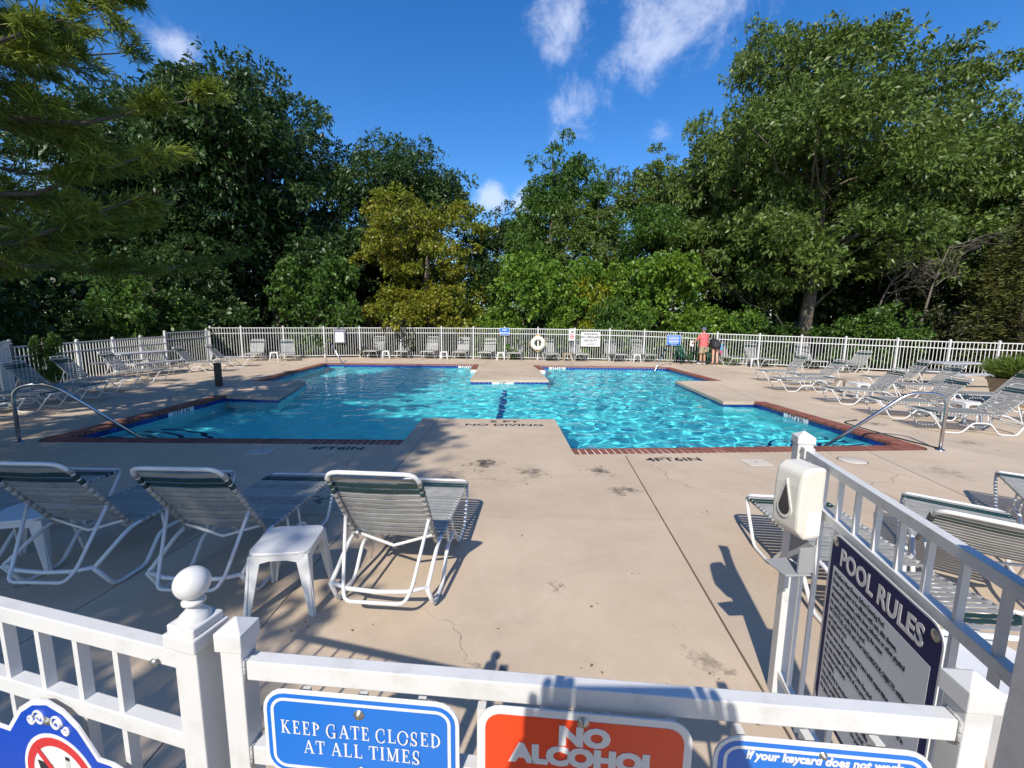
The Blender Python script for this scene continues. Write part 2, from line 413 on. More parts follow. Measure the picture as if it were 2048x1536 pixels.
# split the sheet into its slabs
bm.faces.ensure_lookup_table(); seen = set(); slabs = []
for f0 in bm.faces:
    if f0.index in seen: continue
    st = [f0]; seen.add(f0.index); comp = []
    while st:
        f = st.pop(); comp.append(f)
        for e in f.edges:
            for g2 in e.link_faces:
                if g2.index not in seen: seen.add(g2.index); st.append(g2)
    slabs.append(comp)
base = bpy.data.objects.new('pool_deck', None); COL.objects.link(base)
tag(base, 'tan concrete deck of jointed slabs all round the pool', 'deck', kind='structure')
for comp in slabs:
    b2 = bmesh.new(); vm = {}
    for f in comp:
        vs_ = []
        for v in f.verts:
            if v not in vm: vm[v] = b2.verts.new(v.co)
            vs_.append(vm[v])
        b2.faces.new(vs_)
    if sum(f.calc_area() for f in b2.faces) < .02: b2.free(); continue
    bmesh.ops.recalc_face_normals(b2, faces=b2.faces)
    if sum(f.normal.z for f in b2.faces) < 0: bmesh.ops.reverse_faces(b2, faces=b2.faces)
    bmesh.ops.dissolve_limit(b2, angle_limit=.001, verts=b2.verts, edges=b2.edges)
    ex = bmesh.ops.extrude_face_region(b2, geom=b2.faces[:])
    for q in ex['geom']:
        if isinstance(q, bmesh.types.BMVert): q.co.z -= .075
    bmesh.ops.recalc_face_normals(b2, faces=b2.faces)
    me = bpy.data.meshes.new('slab'); b2.to_mesh(me); b2.free(); me.materials.append(M_DECK)
    obj('slab', me, base)
bm.free()
# sub-base under the joints (ring round the pool wall)
sb = MB()
WB = offset({'b': .02, 't': -.06}); WBB = [Vector((p.x, p.y)) for p in WB]
big = [(-14, -6.5), (19.8, -6.5), (19.0, 15.5), (8.2, 21.2), (-8, 22.3), (-14.2, 20.3)]
b2 = bmesh.new()
def _loop(b2, pts, z):
    vs_ = [b2.verts.new((p[0], p[1], z)) for p in pts]
    return [b2.edges.new((vs_[i], vs_[(i + 1) % len(vs_)])) for i in range(len(vs_))]
es = _loop(b2, big, -.03) + _loop(b2, offset({'b': -.0, 't': -.1}), -.03)
bmesh.ops.triangle_fill(b2, use_beauty=True, edges=es, normal=(0, 0, 1))
me = bpy.data.meshes.new('sub_base'); b2.to_mesh(me); b2.free(); me.materials.append(M_JOINT)
o = obj('sub_base', me, base)

# skimmer lids and other deck covers
lid = mat('skimmer_lid', (.56, .50, .42), .6, var=.08)
for (x, y, w) in ((-3.46, 5.69, .32), (3.26, 5.46, .32)):
    t_ = thing('skimmer_lid', 'square pale skimmer cover beside the %s' % ('shaded four foot six depth marking' if x < 0 else 'sunlit four foot six depth marking'), 'cover', (x, y, .002), .05, 'skimmer covers in the deck')
    MB().box((0, 0, .004), (w, w * .8, .008)).build('lid', lid, t_, .003)
    MB().box((0, 0, .009), (.03, .012, .004)).build('finger_slot', M_JOINT, t_)
t_ = thing('round_lid', 'round pale cover set in the sunlit deck near the corner steps', 'cover', (4.64, 5.59, .002))
MB().lathe([(0, .008), (.15, .008), (.16, .004), (.16, 0)], n=24).build('lid', lid, t_)
MB().lathe([(.172, .005), (.165, .005)], n=24).build('rim', M_JOINT, t_)

# ------------------------------------------------------------------ pool basin
pool = bpy.data.objects.new('pool_basin', None); COL.objects.link(pool)
tag(pool, 'swimming pool basin with brick coping, blue waterline tile and corner steps', 'pool', kind='structure')
NW = len(WALL)
mb = MB()
for i in range(NW):
    a, b = WALL[i], WALL[(i + 1) % NW]
    mb.add([(a.x, a.y, FLOOR_Z), (b.x, b.y, FLOOR_Z), (b.x, b.y, -.035), (a.x, a.y, -.035)], [(0, 1, 2, 3)])
wall_o = mb.build('basin_wall', M_PLASTER, pool)
fl = MB().add([(-9, 5.3, FLOOR_Z), (7.6, 5.3, FLOOR_Z), (7.6, 19.8, FLOOR_Z), (-9, 19.8, FLOOR_Z)], [(0, 1, 2, 3)]).build('basin_floor', M_PLASTER, pool)
st = MB().add([(-.36, 7.6, FLOOR_Z + .004), (-.20, 7.6, FLOOR_Z + .004), (-.16, 14.2, FLOOR_Z + .004), (-.32, 14.2, FLOOR_Z + .004)], [(0, 1, 2, 3)]).build('lane_stripe', mat('lane_blue', (.03, .10, .32), .4), pool)
receivers = [wall_o, fl, st]
# corner steps
for cx, cy_, a0, a1 in ((WALL[0].x, WALL[0].y, 0, 92), (None, None, 85, 180)):
    if cx is None:
        j = min(range(NW), key=lambda q: (WALL[q] - Vector((6.1, 6.4))).length); cx, cy_ = WALL[j].x, WALL[j].y
    for k, (rad, z) in enumerate(((.75, -.33), (1.15, -.58), (1.55, -.83), (1.95, -1.08))):
        pts = [(cx, cy_)] + [(cx + rad * math.cos(R(a0 + (a1 - a0) * q / 16)), cy_ + rad * math.sin(R(a0 + (a1 - a0) * q / 16))) for q in range(17)]
        s_ = MB().prism(pts, lambda p: (p[0], p[1], FLOOR_Z), lambda p, z=z: (p[0], p[1], z)).build('step', M_PLASTER, pool)
        arc = [(p[0] + (cx - p[0]) * .03, p[1] + (cy_ - p[1]) * .03, z + .006) for p in pts[1:]]
        b_ = MB()
        for q in range(16):
            (x0, y0, z0), (x1, y1, z1) = arc[q], arc[q + 1]; f = .07 / rad
            b_.add([(x0, y0, z0), (x1, y1, z1), (x1 + (cx - x1) * f, y1 + (cy_ - y1) * f, z1), (x0 + (cx - x0) * f, y0 + (cy_ - y0) * f, z0)], [(0, 1, 2, 3)])
        n_ = b_.build('nosing', M_NOSING, s_); receivers += [s_, n_]
# waterline tiles and coping bricks
TS = .15
tile_me = MB().box((0, 0, 0), (TS - .008, .012, .125)).mesh('tile', M_TILE)
brick_mb = MB()
prof = [(-.135, -.05), (-.135, .001), (.118, .006), (.132, -.003), (.137, -.018), (.137, -.055)]
brick_mb.prism(prof, lambda p: (-.040, p[0], p[1]), lambda p: (.040, p[0], p[1]))
brick_me = brick_mb.mesh('brick', M_BRICK)
far_bricks, far_tiles, mortar, nb, ntile = MB(), MB(), MB(), 0, 0
random.seed(4)
INN = offset({'b': CW, 't': -.03})
def edge_runs():
    for i in range(NV):
        yield V[i], V[(i + 1) % NV], K[i], i
for a, b, k, i in edge_runs():
    d = (b - a); Ln = d.length; d.normalize(); n = Vector((-d.y, d.x)); ang = math.atan2(d.y, d.x)
    if k == 'b':
        # shorten at convex corners between two brick edges: the wedge bricks below fill them
        s0 = CW if K[i - 1] == 'b' else 0.0
        s1 = CW if K[(i + 1) % NV] == 'b' else 0.0
        # far tongue returns: outward corners need none
        if i in (11, 15): s0, s1 = (0, 0) if i == 15 else (0, 0)
        if i == 10: s1 = 0.0
        if i == 16: s0 = 0.0
        if i == 11: s0 = 0.0
        cnt = max(1, round((Ln - s0 - s1) / .1)); pt = (Ln - s0 - s1) / cnt
        q0, q1 = a + d * s0, b - d * s1
        e0 = q0 - n * .022; e1 = q1 - n * .022; e2 = q1 + n * (CW - .03); e3 = q0 + n * (CW - .03)
        mortar.prism([e0, e1, e2, e3], lambda p: (p[0], p[1], -.055), lambda p: (p[0], p[1], -.003))
        for q in range(cnt):
            c = q0 + d * (pt * (q + .5)) + n * .135
            if c.y < 12 and nb < 300:
                o = obj('brick', brick_me, pool, 0, (c.x, c.y, .002 + random.uniform(-.001, .002)), ang + random.uniform(-.012, .012)); o.scale = (pt / .1, 1, 1); nb += 1
            else:
                cz_, sz_ = math.cos(ang), math.sin(ang)
                vs_ = [(c.x + (v[0] * pt / .1) * cz_ - v[1] * sz_, c.y + (v[0] * pt / .1) * sz_ + v[1] * cz_, v[2] + .002) for v in brick_mb.v]
                far_bricks.add(vs_, brick_mb.f)
    # tile band on the wall below
    off = (CW - .02 if k == 'b' else -.03) + .009
    s0 = .25 if (k == 'b' and K[i - 1] == 'b') else 0; s1 = .25 if (k == 'b' and K[(i + 1) % NV] == 'b') else 0
    if i in (11,): s0 = s1 = -.2
    if i in (15,): s0 = s1 = 0
    cnt = max(1, round((Ln - s0 - s1) / TS)); pt = (Ln - s0 - s1) / cnt
    for q in range(cnt):
        c = a + d * (s0 + pt * (q + .5)) + n * off
        z = -.108 if k == 'b' else -.135
        if i in (5, 19, 20, 21, 6) and ntile < 150:
            o = obj('tile', tile_me, pool, 0, (c.x, c.y, z), ang); o.scale = (pt / TS, 1, 1); ntile += 1
        else:
            far_tiles.box((c.x, c.y, z), (pt - .008, .012, .125), ang)
# wedge bricks at the rounded outer corners
for ci, c_in in ((0, None), (5, None), (10, None), (17, None)):
    d0 = (V[ci] - V[ci - 1]).normalized(); d1 = (V[(ci + 1) % NV] - V[ci]).normalized()
    n0, n1 = Vector((-d0.y, d0.x)), Vector((-d1.y, d1.x))
    p_in = V[ci] - d0 * CW + n0 * CW
    a0 = math.atan2(-n0.y, -n0.x); a1 = math.atan2(-n1.y, -n1.x)
    while a1 < a0: a1 += 2 * math.pi
    m_ = 5
    for q in range(m_):
        t0, t1 = a0 + (a1 - a0) * (q + .06) / m_, a0 + (a1 - a0) * (q + .94) / m_
        pts = [p_in + Vector((math.cos(t0), math.sin(t0))) * .03, p_in + Vector((math.cos(t0), math.sin(t0))) * CW, p_in + Vector((math.cos((t0 + t1) / 2), math.sin((t0 + t1) / 2))) * CW * 1.01, p_in + Vector((math.cos(t1), math.sin(t1))) * CW, p_in + Vector((math.cos(t1), math.sin(t1))) * .03]
        MB().prism(pts, lambda p: (p[0], p[1], -.05), lambda p: (p[0], p[1], .004)).build('brick', M_BRICK, pool)
    arc = [p_in + Vector((math.cos(a0 + (a1 - a0) * q / 10), math.sin(a0 + (a1 - a0) * q / 10))) * (CW + .02) for q in range(11)]
    mortar.prism([p_in] + arc, lambda p: (p[0], p[1], -.055), lambda p: (p[0], p[1], -.003))
    # deck concrete fills behind the rounded corner
    MB().prism([V[ci] - d0 * (CW + .02) - n0 * .004, V[ci] + (-n0 - n1) * .004, V[ci] + d1 * (CW + .02) - n1 * .004] + arc[::-1][1:-1], lambda p: (p[0], p[1], -.06), lambda p: (p[0], p[1], -.0015)).build('corner_fill', M_DECK, base)
o = far_bricks.build('far_bricks', M_BRICK, pool); o['kind'] = 'stuff'
o = far_tiles.build('far_tiles', M_TILE, pool); o['kind'] = 'stuff'
mortar.build('mortar_bed', M_MORTAR, pool)

# depth markers: white tile strips at the waterline and black stencils on the deck
M_INK = mat('marker_ink', (.015, .015, .02), .6)
def marker(a, b, at, k, body):
    a, b = Vector(a), Vector(b); d = (b - a).normalized(); n = Vector((-d.y, d.x)); off = (CW - .02 if k == 'b' else -.03) + .017
    c = a + d * at + n * off
    # the face looks into the pool: local -Y = n
    e = bpy.data.objects.new('depth_marker', None); COL.objects.link(e); e.parent = pool; e.location = (c.x, c.y, -.1 if k == 'b' else -.125); e.rotation_euler = (0, 0, math.atan2(-d.y, -d.x))
    MB().box((0, 0, 0), (.72, .008, .13)).build('marker_tile', M_TILE_W, e)
    text('lettering', body, .12, M_INK, e, (0, -.006, 0), bold=.002)
marker(V[16], V[17], .55, 'b', '4 FT 6 IN'); marker(V[10], V[11], 5.0, 'b', '4 FT 6 IN'); marker(V[13], V[14], 1.5, 't', '5 FT'); marker(V[5], V[6], 2.6, 'b', '3 FT 6 IN'); marker(V[21], V[0], 1.5, 'b', '3 FT 6 IN')
def stencil(body, x, y, size, rz, sx=1.25):
    o = text('deck_stencil', body, size, M_BLACK, base, (x, y, .0022), bold=.004, rot=(0, 0, rz), sx=sx); o.data.extrude = .0006; return o
stencil('4FT6IN', -2.5, 5.9, .2, .01); stencil('4FT6IN', 2.2, 5.56, .2, .07); stencil('5 FT', -.13, 7.72, .2, .02, 1.5); stencil('NO DIVING', -.13, 7.45, .2, .02, 1.35)

# ------------------------------------------------------------------ water: a rippled sheet
def water():
    x0, x1, y0, y1 = -8.85, 7.35, 5.5, 19.5
    nx, ny = 350, 305
    X, Y = np.meshgrid(np.linspace(x0, x1, nx), np.linspace(y0, y1, ny), indexing='ij')
    rng = np.random.default_rng(7); Z = np.zeros_like(X)
    # calmer in the lee on the left, busier on the right, as the breeze leaves it
    calm = 1 / (1 + np.exp(-(X + 1.5 + .0 * Y) * .55)); calm = .22 + .78 * np.maximum(calm, 1 / (1 + np.exp(-(Y - 14.5) * 1.1)))
    for k in range(70):
        wl = rng.uniform(.17, .62) if k < 55 else rng.uniform(.6, .9); th = rng.normal(1.9, .9); ph = rng.uniform(0, 6.28); am = .0015 * (wl / .6) ** 1.0
        q = (X * math.cos(th) + Y * math.sin(th)) * 2 * math.pi / wl + ph
        q = q + .8 * np.sin((X * math.sin(th * 1.7) - Y * math.cos(th * 1.3)) * .9 + ph * 2)
        Z += am * np.sin(q)
    Z = Z * calm
    vs = np.stack([X, Y, Z + WATER_Z], -1).reshape(-1, 3)
    i, j = np.meshgrid(np.arange(nx - 1), np.arange(ny - 1), indexing='ij'); a = (i * ny + j).ravel()
    fs = np.stack([a, a + ny, a + ny + 1, a + 1], -1)
    me = bpy.data.meshes.new('water'); me.vertices.add(len(vs)); me.vertices.foreach_set('co', vs.ravel())
    me.loops.add(fs.size); me.loops.foreach_set('vertex_index', fs.ravel().astype(np.int32))
    me.polygons.add(len(fs)); me.polygons.foreach_set('loop_start', np.arange(0, fs.size, 4, dtype=np.int32))
    me.update(calc_edges=True); me.polygons.foreach_set('use_smooth', np.ones(len(fs), bool))
    return me
mw = bpy.data.materials.new('pool_water'); mw.use_nodes = True
t = mw.node_tree; t.nodes.clear()
rf = t.nodes.new('ShaderNodeBsdfRefraction'); rf.inputs['IOR'].default_value = 1.333; rf.inputs['Roughness'].default_value = 0.0; rf.inputs['Color'].default_value = (.40, .95, 1.0, 1)
gl = t.nodes.new('ShaderNodeBsdfGlossy'); gl.inputs['Roughness'].default_value = .02
fr = t.nodes.new('ShaderNodeFresnel'); fr.inputs['IOR'].default_value = 1.22
ms = t.nodes.new('ShaderNodeMixShader'); t.links.new(fr.outputs[0], ms.inputs[0]); t.links.new(rf.outputs[0], ms.inputs[1]); t.links.new(gl.outputs[0], ms.inputs[2])
ou = t.nodes.new('ShaderNodeOutputMaterial'); t.links.new(ms.outputs[0], ou.inputs['Surface'])
wme = water(); wme.materials.append(mw)
wat = obj('water', wme); tag(wat, 'clear blue rippling pool water, calm on the shaded side', 'water', kind='structure')
wat.cycles.is_caustics_caster = True
for o in receivers: o.cycles.is_caustics_receiver = True
for o in pool.children: 
    if o.type == 'MESH': o.cycles.is_caustics_receiver = True
# ------------------------------------------------------------------ white metal, plastic, straps
M_WHITE = mat('white_powder_coat', (.62, .62, .605), .35, var=.05, vscale=9, dirt=(.36, .34, .29), dirt_amt=.42, dirt_scale=17)
M_TUBE = mat('white_tube', (.66, .66, .645), .3, var=.05, dirt=(.5, .46, .4), dirt_amt=.3, dirt_scale=9)
M_RESIN = mat('white_resin', (.62, .62, .61), .4, var=.07, vscale=8, dirt=(.5, .5, .48), dirt_amt=.4, dirt_scale=7)
M_BEIGE = mat('beige_resin', (.36, .30, .22), .5, var=.1)
M_STRAP = mat('grey_vinyl_strap', (.30, .30, .28), .5, var=.2, vscale=11, island=.14)
M_STRAPG = mat('green_vinyl_strap', (.012, .045, .043), .45, var=.15)
M_STEEL = mat('stainless_steel', (.50, .50, .52), .22, metal=1.0)
M_SCREW = mat('screw_metal', (.42, .40, .36), .35, metal=.9)

# ------------------------------------------------------------------ picket fences
def fence(name, label, posts, picket=.118, post_w=.065, ball=False, base_z=0.0, rails=(.0, .26), bottom=.12, close_to=None):
    """posts: list of (x, y, top z of the rail); rails: distances below the top rail"""
    x0, y0, _ = posts[0]
    root = thing(name, label, 'fence', (x0, y0, 0))
    pick_cache = {}
    post_me = {}
    for (x, y, zt) in posts:
        h = round(zt + .06 - base_z, 2)
        if h not in post_me:
            b = MB().box((0, 0, base_z + h / 2), (post_w, post_w, h))
            if ball:
                b.box((0, 0, base_z + h + .01), (post_w + .02, post_w + .02, .02)); b.lathe([(.012, .02), (.012, .03), (.036, .045), (.045, .07), (.036, .095), (.0, .107)], (0, 0, base_z + h), 10)
            else:
                w = post_w / 2 + .004
                b.add([(-w, -w, base_z + h), (w, -w, base_z + h), (w, w, base_z + h), (-w, w, base_z + h), (0, 0, base_z + h + .03)], [(0, 1, 4), (1, 2, 4), (2, 3, 4), (3, 0, 4), (3, 2, 1, 0)])
            post_me[h] = b.mesh('post', M_WHITE)
        obj('post', post_me[h], root, 0, (x - x0, y - y0, 0))
    for (xa, ya, za), (xb, yb, zb) in zip(posts, posts[1:]):
        d = Vector((xb - xa, yb - ya)); Ln = d.length; ang = math.atan2(d.y, d.x)
        if abs(za - zb) > .1: za = zb = min(za, zb)       # stepped panel
        for dz, hh in [(q, .036) for q in rails] + [(None, .036)]:
            b = MB()
            z0 = (za - dz if dz is not None else base_z + bottom); z1 = (zb - dz if dz is not None else base_z + bottom)
            w = .017
            e = post_w / 2 - .002
            vs = []
            for s, z in ((e, z0), (Ln - e, z1)):
                for yy in (-w, w):
                    for zz in (-hh, 0): vs.append((s, yy, z + zz))
            b.add(vs, [(0, 1, 3, 2), (4, 6, 7, 5), (0, 4, 5, 1), (2, 3, 7, 6), (0, 2, 6, 4), (1, 5, 7, 3)])
            obj('rail', b.mesh('rail', M_WHITE), root, 0, (xa - x0, ya - y0, 0), ang)
        n = max(1, round(Ln / picket) - 1); step = Ln / (n + 1)
        for k in range(n):
            s = step * (k + 1); zt = za + (zb - za) * s / Ln - .01
            h = round(zt - base_z - bottom + .02, 2)
            if h not in pick_cache: pick_cache[h] = MB().box((0, 0, h / 2), (.02, .02, h)).mesh('picket', M_WHITE)
            obj('picket', pick_cache[h], root, 0, (xa - x0 + d.x / Ln * s, ya - y0 + d.y / Ln * s, base_z + bottom - .03), ang)
    return root
FAR = [(-14.4, 20.37, 1.5), (-13.25, 20.87, 1.51), (-11.49, 21.44, 1.53), (-9.71, 22.01, 1.54), (-8.05, 22.5, 1.56), (-5.91, 22.6, 1.58), (-3.74, 22.5, 1.6), (-2.05, 22.35, 1.61), (-0.41, 22.18, 1.61), (1.31, 22.06, 1.61), (3.2, 22.0, 1.6), (4.98, 21.94, 1.59), (6.72, 21.81, 1.56), (8.31, 21.5, 1.52)]
RGT = [(8.31, 21.5, 1.52), (9.91, 20.7, 1.49), (11.52, 19.94, 1.45), (12.98, 19.2, 1.42), (14.41, 18.48, 1.39), (15.97, 17.72, 1.36), (17.39, 16.98, 1.33), (18.58, 16.3, 1.32), (20.4, 15.2, 1.3), (22.2, 14.1, 1.28)]
LFT = [(-13.82, 19.3, 1.38), (-14.1, 17.32, 1.32), (-13.75, 15.76, 1.17), (-13.5, 14.4, 1.15), (-13.3, 13.0, 1.12), (-13.1, 11.9, 1.1), (-13.0, 11.0, 1.08)]
LFT2 = [(-13.0, 11.0, 1.1), (-12.45, 10.45, 1.1), (-11.9, 9.9, 1.1), (-11.5, 9.5, 1.1)]
fence('picket_fence', 'long white picket fence behind the far row of loungers and the life ring', FAR)
fence('picket_fence', 'white picket fence beyond the couple, running down the far side to the planter', RGT[:1] + RGT[1:])
fence('picket_fence', 'low shaded picket fence in steps behind the left row of loungers', [(-14.4, 20.37, 1.4)] + LFT, base_z=-.15)
fence('picket_fence', 'short picket run with ball finials seen nearly end on at the left edge', LFT2, ball=True, picket=.1)

# ------------------------------------------------------------------ chaise loungers
LW, SZ = .30, .345
def lounger_parts(root, back_deg, detail):
    th = R(back_deg); hx, hz = .44, SZ; BL = .70
    def bk(t, y, off=0.0):      # point on the backrest plane, t metres from the hinge
        return (hx - math.cos(th) * t - math.sin(th) * off * -1 * 0, y, hz + math.sin(th) * t)
    n = 8 if detail else 6
    r = .0135
    f = MB().tube(smooth_path([(.13, -LW, .20), (.40, -LW, SZ), (1.53, -LW, SZ), (1.53, LW, SZ), (.40, LW, SZ), (.13, LW, .20)], .07), r, n)
    sfr = f.build('seat_frame', M_TUBE, root)
    MB().tube([(.13, -LW, .20), (.10, -LW * .6, .185), (.09, 0, .18), (.10, LW * .6, .185), (.13, LW, .20)], r, n).build('rear_crossbar', M_TUBE, root)
    for s in (-1, 1):
        y = s * (LW + .012)
        leg = MB().tube(smooth_path([(1.50, s * LW, SZ - .01), (1.44, y, .26), (1.28, y, .014), (1.02, y, .014), (.86, y, .20), (.62, y, .20), (.47, y, .014), (.23, y, .014), (.12, s * LW, .20)], .05, 3), r, n)
        leg.build('leg', M_TUBE, root)
        for u in (.66, .82): MB().tube([(u, y, .20), (u, s * LW, SZ)], .009, 6).build('strut', M_TUBE, root)
    bw = LW - .028
    bf = MB().tube(smooth_path([bk(-.02, -bw), bk(BL, -bw), bk(BL, bw), bk(-.02, bw)], .08), r, n).build('back_frame', M_TUBE, root)
    MB().tube([bk(.06, -bw), (hx - .04, 0, hz - .035), bk(.06, bw)], .011, 6).build('back_brace', M_TUBE, root)
    sp = bk(.26, 0)
    if back_deg > 15:
        MB().tube(smooth_path([(sp[0] - .005, -bw, sp[2]), (.10, -bw + .06, .205), (.045, -bw + .09, .14), (.045, bw - .09, .14), (.10, bw - .06, .205), (sp[0] - .005, bw, sp[2])], .06, 3), .011, n).build('back_support', M_TUBE, root)
    # straps
    seat = [(.50 + .0505 * k, k in (17, 18)) for k in range(20)]
    back = [(.05 + .0525 * k, k in (9, 10)) for k in range(12)]
    rr = r + .0025
    def seat_strap(u, b):
        w = .0185
        sag = .006
        ys = [-LW - rr, -LW * .5, 0, LW * .5, LW + rr]; zs = [SZ + rr - .004, SZ + rr - sag * .7, SZ + rr - sag, SZ + rr - sag * .7, SZ + rr - .004]
        vs = []
        for uu in (u - w, u + w):
            for yy, zz in zip(ys, zs): vs += [(uu, yy, zz), (uu, yy, zz - .0035)]
        m = len(ys); fs = []
        for q in range(m - 1):
            a = q * 2; c = 2 * m + q * 2
            fs += [(a, a + 2, c + 2, c), (a + 1, c + 1, c + 3, a + 3), (a, a + 1, a + 3, a + 2), (c, c + 2, c + 3, c + 1)]
        fs += [(0, 2 * m, 2 * m + 1, 1), (2 * m - 2, 2 * m - 1, 4 * m - 1, 4 * m - 2)]
        b.add(vs, fs)
        for s in (-1, 1): b.tube([(u - w, s * LW, SZ), (u + w, s * LW, SZ)], rr, 8)
    def back_strap(t, b):
        w = .019
        nx, nz = math.sin(th), math.cos(th)      # front normal of the back
        ys = [-bw - rr, -bw * .5, 0, bw * .5, bw + rr]; sg = [.0, -.005, -.008, -.005, 0]
        vs = []
        for tt in (t - w, t + w):
            p = bk(tt, 0)
            for yy, so in zip(ys, sg):
                o_ = rr - .004 + so
                vs += [(p[0] + nx * o_, yy, p[2] + nz * o_), (p[0] + nx * (o_ - .0035), yy, p[2] + nz * (o_ - .0035))]
        m = len(ys); fs = []
        for q in range(m - 1):
            a = q * 2; c = 2 * m + q * 2
            fs += [(a, a + 2, c + 2, c), (a + 1, c + 1, c + 3, a + 3), (a, a + 1, a + 3, a + 2), (c, c + 2, c + 3, c + 1)]
        fs += [(0, 2 * m, 2 * m + 1, 1), (2 * m - 2, 2 * m - 1, 4 * m - 1, 4 * m - 2)]
        b.add(vs, fs)
        for s in (-1, 1): b.tube([bk(t - w, s * bw), bk(t + w, s * bw)], rr, 8)
    if detail:
        for u, gcol in seat:
            b = MB(); seat_strap(u, b); b.build('strap', M_STRAPG if gcol else M_STRAP, sfr)
        for t_, gcol in back:
            b = MB(); back_strap(t_, b); b.build('strap', M_STRAPG if gcol else M_STRAP, bf)
    else:
        for nm, items, fn, par in (('seat_straps', seat, seat_strap, sfr), ('back_straps', back, back_strap, bf)):
            for gcol in (False, True):
                b = MB()
                for u, g_ in items:
                    if g_ == gcol: fn(u, b)
                o = b.build(('green_' if gcol else '') + nm, M_STRAPG if gcol else M_STRAP, par); o['kind'] = 'stuff'
PROTO = {}
def lounger(label, x, y, ang_deg, back=57, detail=False, group=None, at='foot'):
    """ang: direction from head to foot; (x, y) is the point below the foot end (or the rear feet)"""
    key = (back, detail)
    if key not in PROTO:
        root = thing('chaise_lounger', label, 'lounger'); lounger_parts(root, back, detail); PROTO[key] = root
    else:
        root = copy_tree(PROTO[key])
    a = R(ang_deg); d = 1.53 if at == 'foot' else .23
    root.location = (x - math.cos(a) * d, y - math.sin(a) * d, 0); root.rotation_euler = (0, 0, a)
    if group and 'far fence' in group: root.scale = (1.1, 1.1, 1.1)
    tag(root, label, 'lounger', group); return root
NG = 'strap loungers beside the gate'
lounger('strap lounger in sun and shade beside the white side table, right of the shaded pair', -.79, 2.5, 86, 57, True, NG, 'rear')
lounger('fully shaded strap lounger directly behind the ball-topped gate post', -1.99, 2.6, 89, 55, True, NG, 'rear')
lounger('shaded strap lounger between the small left-edge table and the next shaded lounger', -2.98, 2.66, 89, 55, True, NG, 'rear')
lounger('shaded lounger at the left edge of the photo, only its foot and seat in view', -4.1, 2.68, 89, 55, True, NG, 'rear')
lounger('sunlit lounger whose foot end sticks out behind the sanitizer post', 2.33, 3.48, 84, 8, True, NG, 'foot')
lounger('lounger with raised back showing through the fence above the rules board', 3.72, 3.42, 50, 36, True, NG, 'foot')
lounger('sunlit lounger cut off by the right edge behind the fence', 4.42, 3.0, 52, 36, True, NG, 'rear')
FG = 'loungers in a row along the far fence'
FROW = [(-7.26, 22.05 - .2, 'leftmost far-row lounger, just right of the rules board'), (-5.71, 21.95, 'far-row lounger between the first white table and the fence post'), (-4.35, 21.95, 'third far-row lounger, left of the second white table'),
        (-2.73, 21.95, 'far-row lounger in full sun right of the second white table'), (-1.41, 21.8, 'far-row lounger standing behind the left edge of the far deck tongue'), (.11, 21.65, 'far-row lounger under the blue no diving sign, left of the life ring'),
        (1.99, 21.23, 'far-row lounger immediately right of the life ring'), (3.48, 21.3, 'far-row lounger standing in front of the no lifeguard sign'), (5.41, 21.3, 'far-row lounger right of the no lifeguard sign'), (6.91, 21.35, 'far-row lounger nearest the far right handrail')]
for i, (x, y, lab) in enumerate(FROW):
    a = -90 + (-4, 3, -2, -5, -10, -8, 6, 10, 14, 18)[i]
    lounger(lab, x, y - .1, a, (66, 61, 69)[i % 3], False, FG)
for x, y, a, lab in ((10.4, 19.65, -80, 'first far lounger right of the couple'), (11.51, 18.99, -82, 'second far lounger right of the couple, before a fence post'), (13.2, 18.3, -95, 'far lounger half hidden behind the two reclined loungers on the right')):
    lounger(lab, x, y, a, 62, False, FG)
LG = 'loungers along the left fence'
for x, y, a, bk_, lab in ((-11.83, 19.3, -70, 60, 'lounger facing the pool left of the small table by the left fence corner'), (-10.3, 19.5, -62, 60, 'lounger facing the pool between the small table and the far left handrail'),
                          (-10.33, 15.3, 12, 50, 'lounger with its foot beside the black bollard, by the fence step'), (-10.55, 17.2, 14, 50, 'lounger behind the bollard, second from the fence step'),
                          (-10.25, 12.55, 14, 52, 'farthest of the five side-on loungers in the left row'), (-9.65, 10.75, 14, 52, 'second farthest of the five side-on loungers in the left row'), (-9.25, 9.45, 15, 52, 'middle one of the five side-on loungers in the left row'),
                          (-9.05, 8.45, 18, 52, 'lounger crossing behind the left handrail post'), (-8.75, 7.35, 20, 52, 'nearest lounger of the left row, cut by the left edge')):
    lounger(lab, x, y, a, bk_, False, LG)
RG = 'loungers grouped on the right deck'
for x, y, a, bk_, lab in ((8.31, 14.33, 178, 55, 'farthest left lounger of the right group, back raised'), (8.7, 13.3, 178, 42, 'right-group lounger with a low raised back behind the flat one'), (7.5, 12.15, 178, 4, 'lounger folded completely flat on the right deck'),
                          (13.16, 17.1, 200, 50, 'lounger side-on against the right fence'), (7.6, 10.25, 168, 48, 'lounger nearest the right deck tongue, head away from the pool'), (10.7, 12.9, 166, 50, 'right-group lounger behind the beige side table'),
                          (10.0, 11.3, 166, 50, 'right-group lounger in front of the picnic table'), (7.45, 8.75, 168, 46, 'right-group lounger partly behind the right handrail'), (10.1, 9.75, 168, 50, 'right-group lounger standing beside the tan planter'),
                          (7.35, 7.6, 168, 46, 'nearest of the right-group loungers, by the right handrail'), (10.0, 8.1, 168, 50, 'right-group lounger in front of the planter at the right edge')):
    lounger(lab, x, y, a, bk_, False, RG)

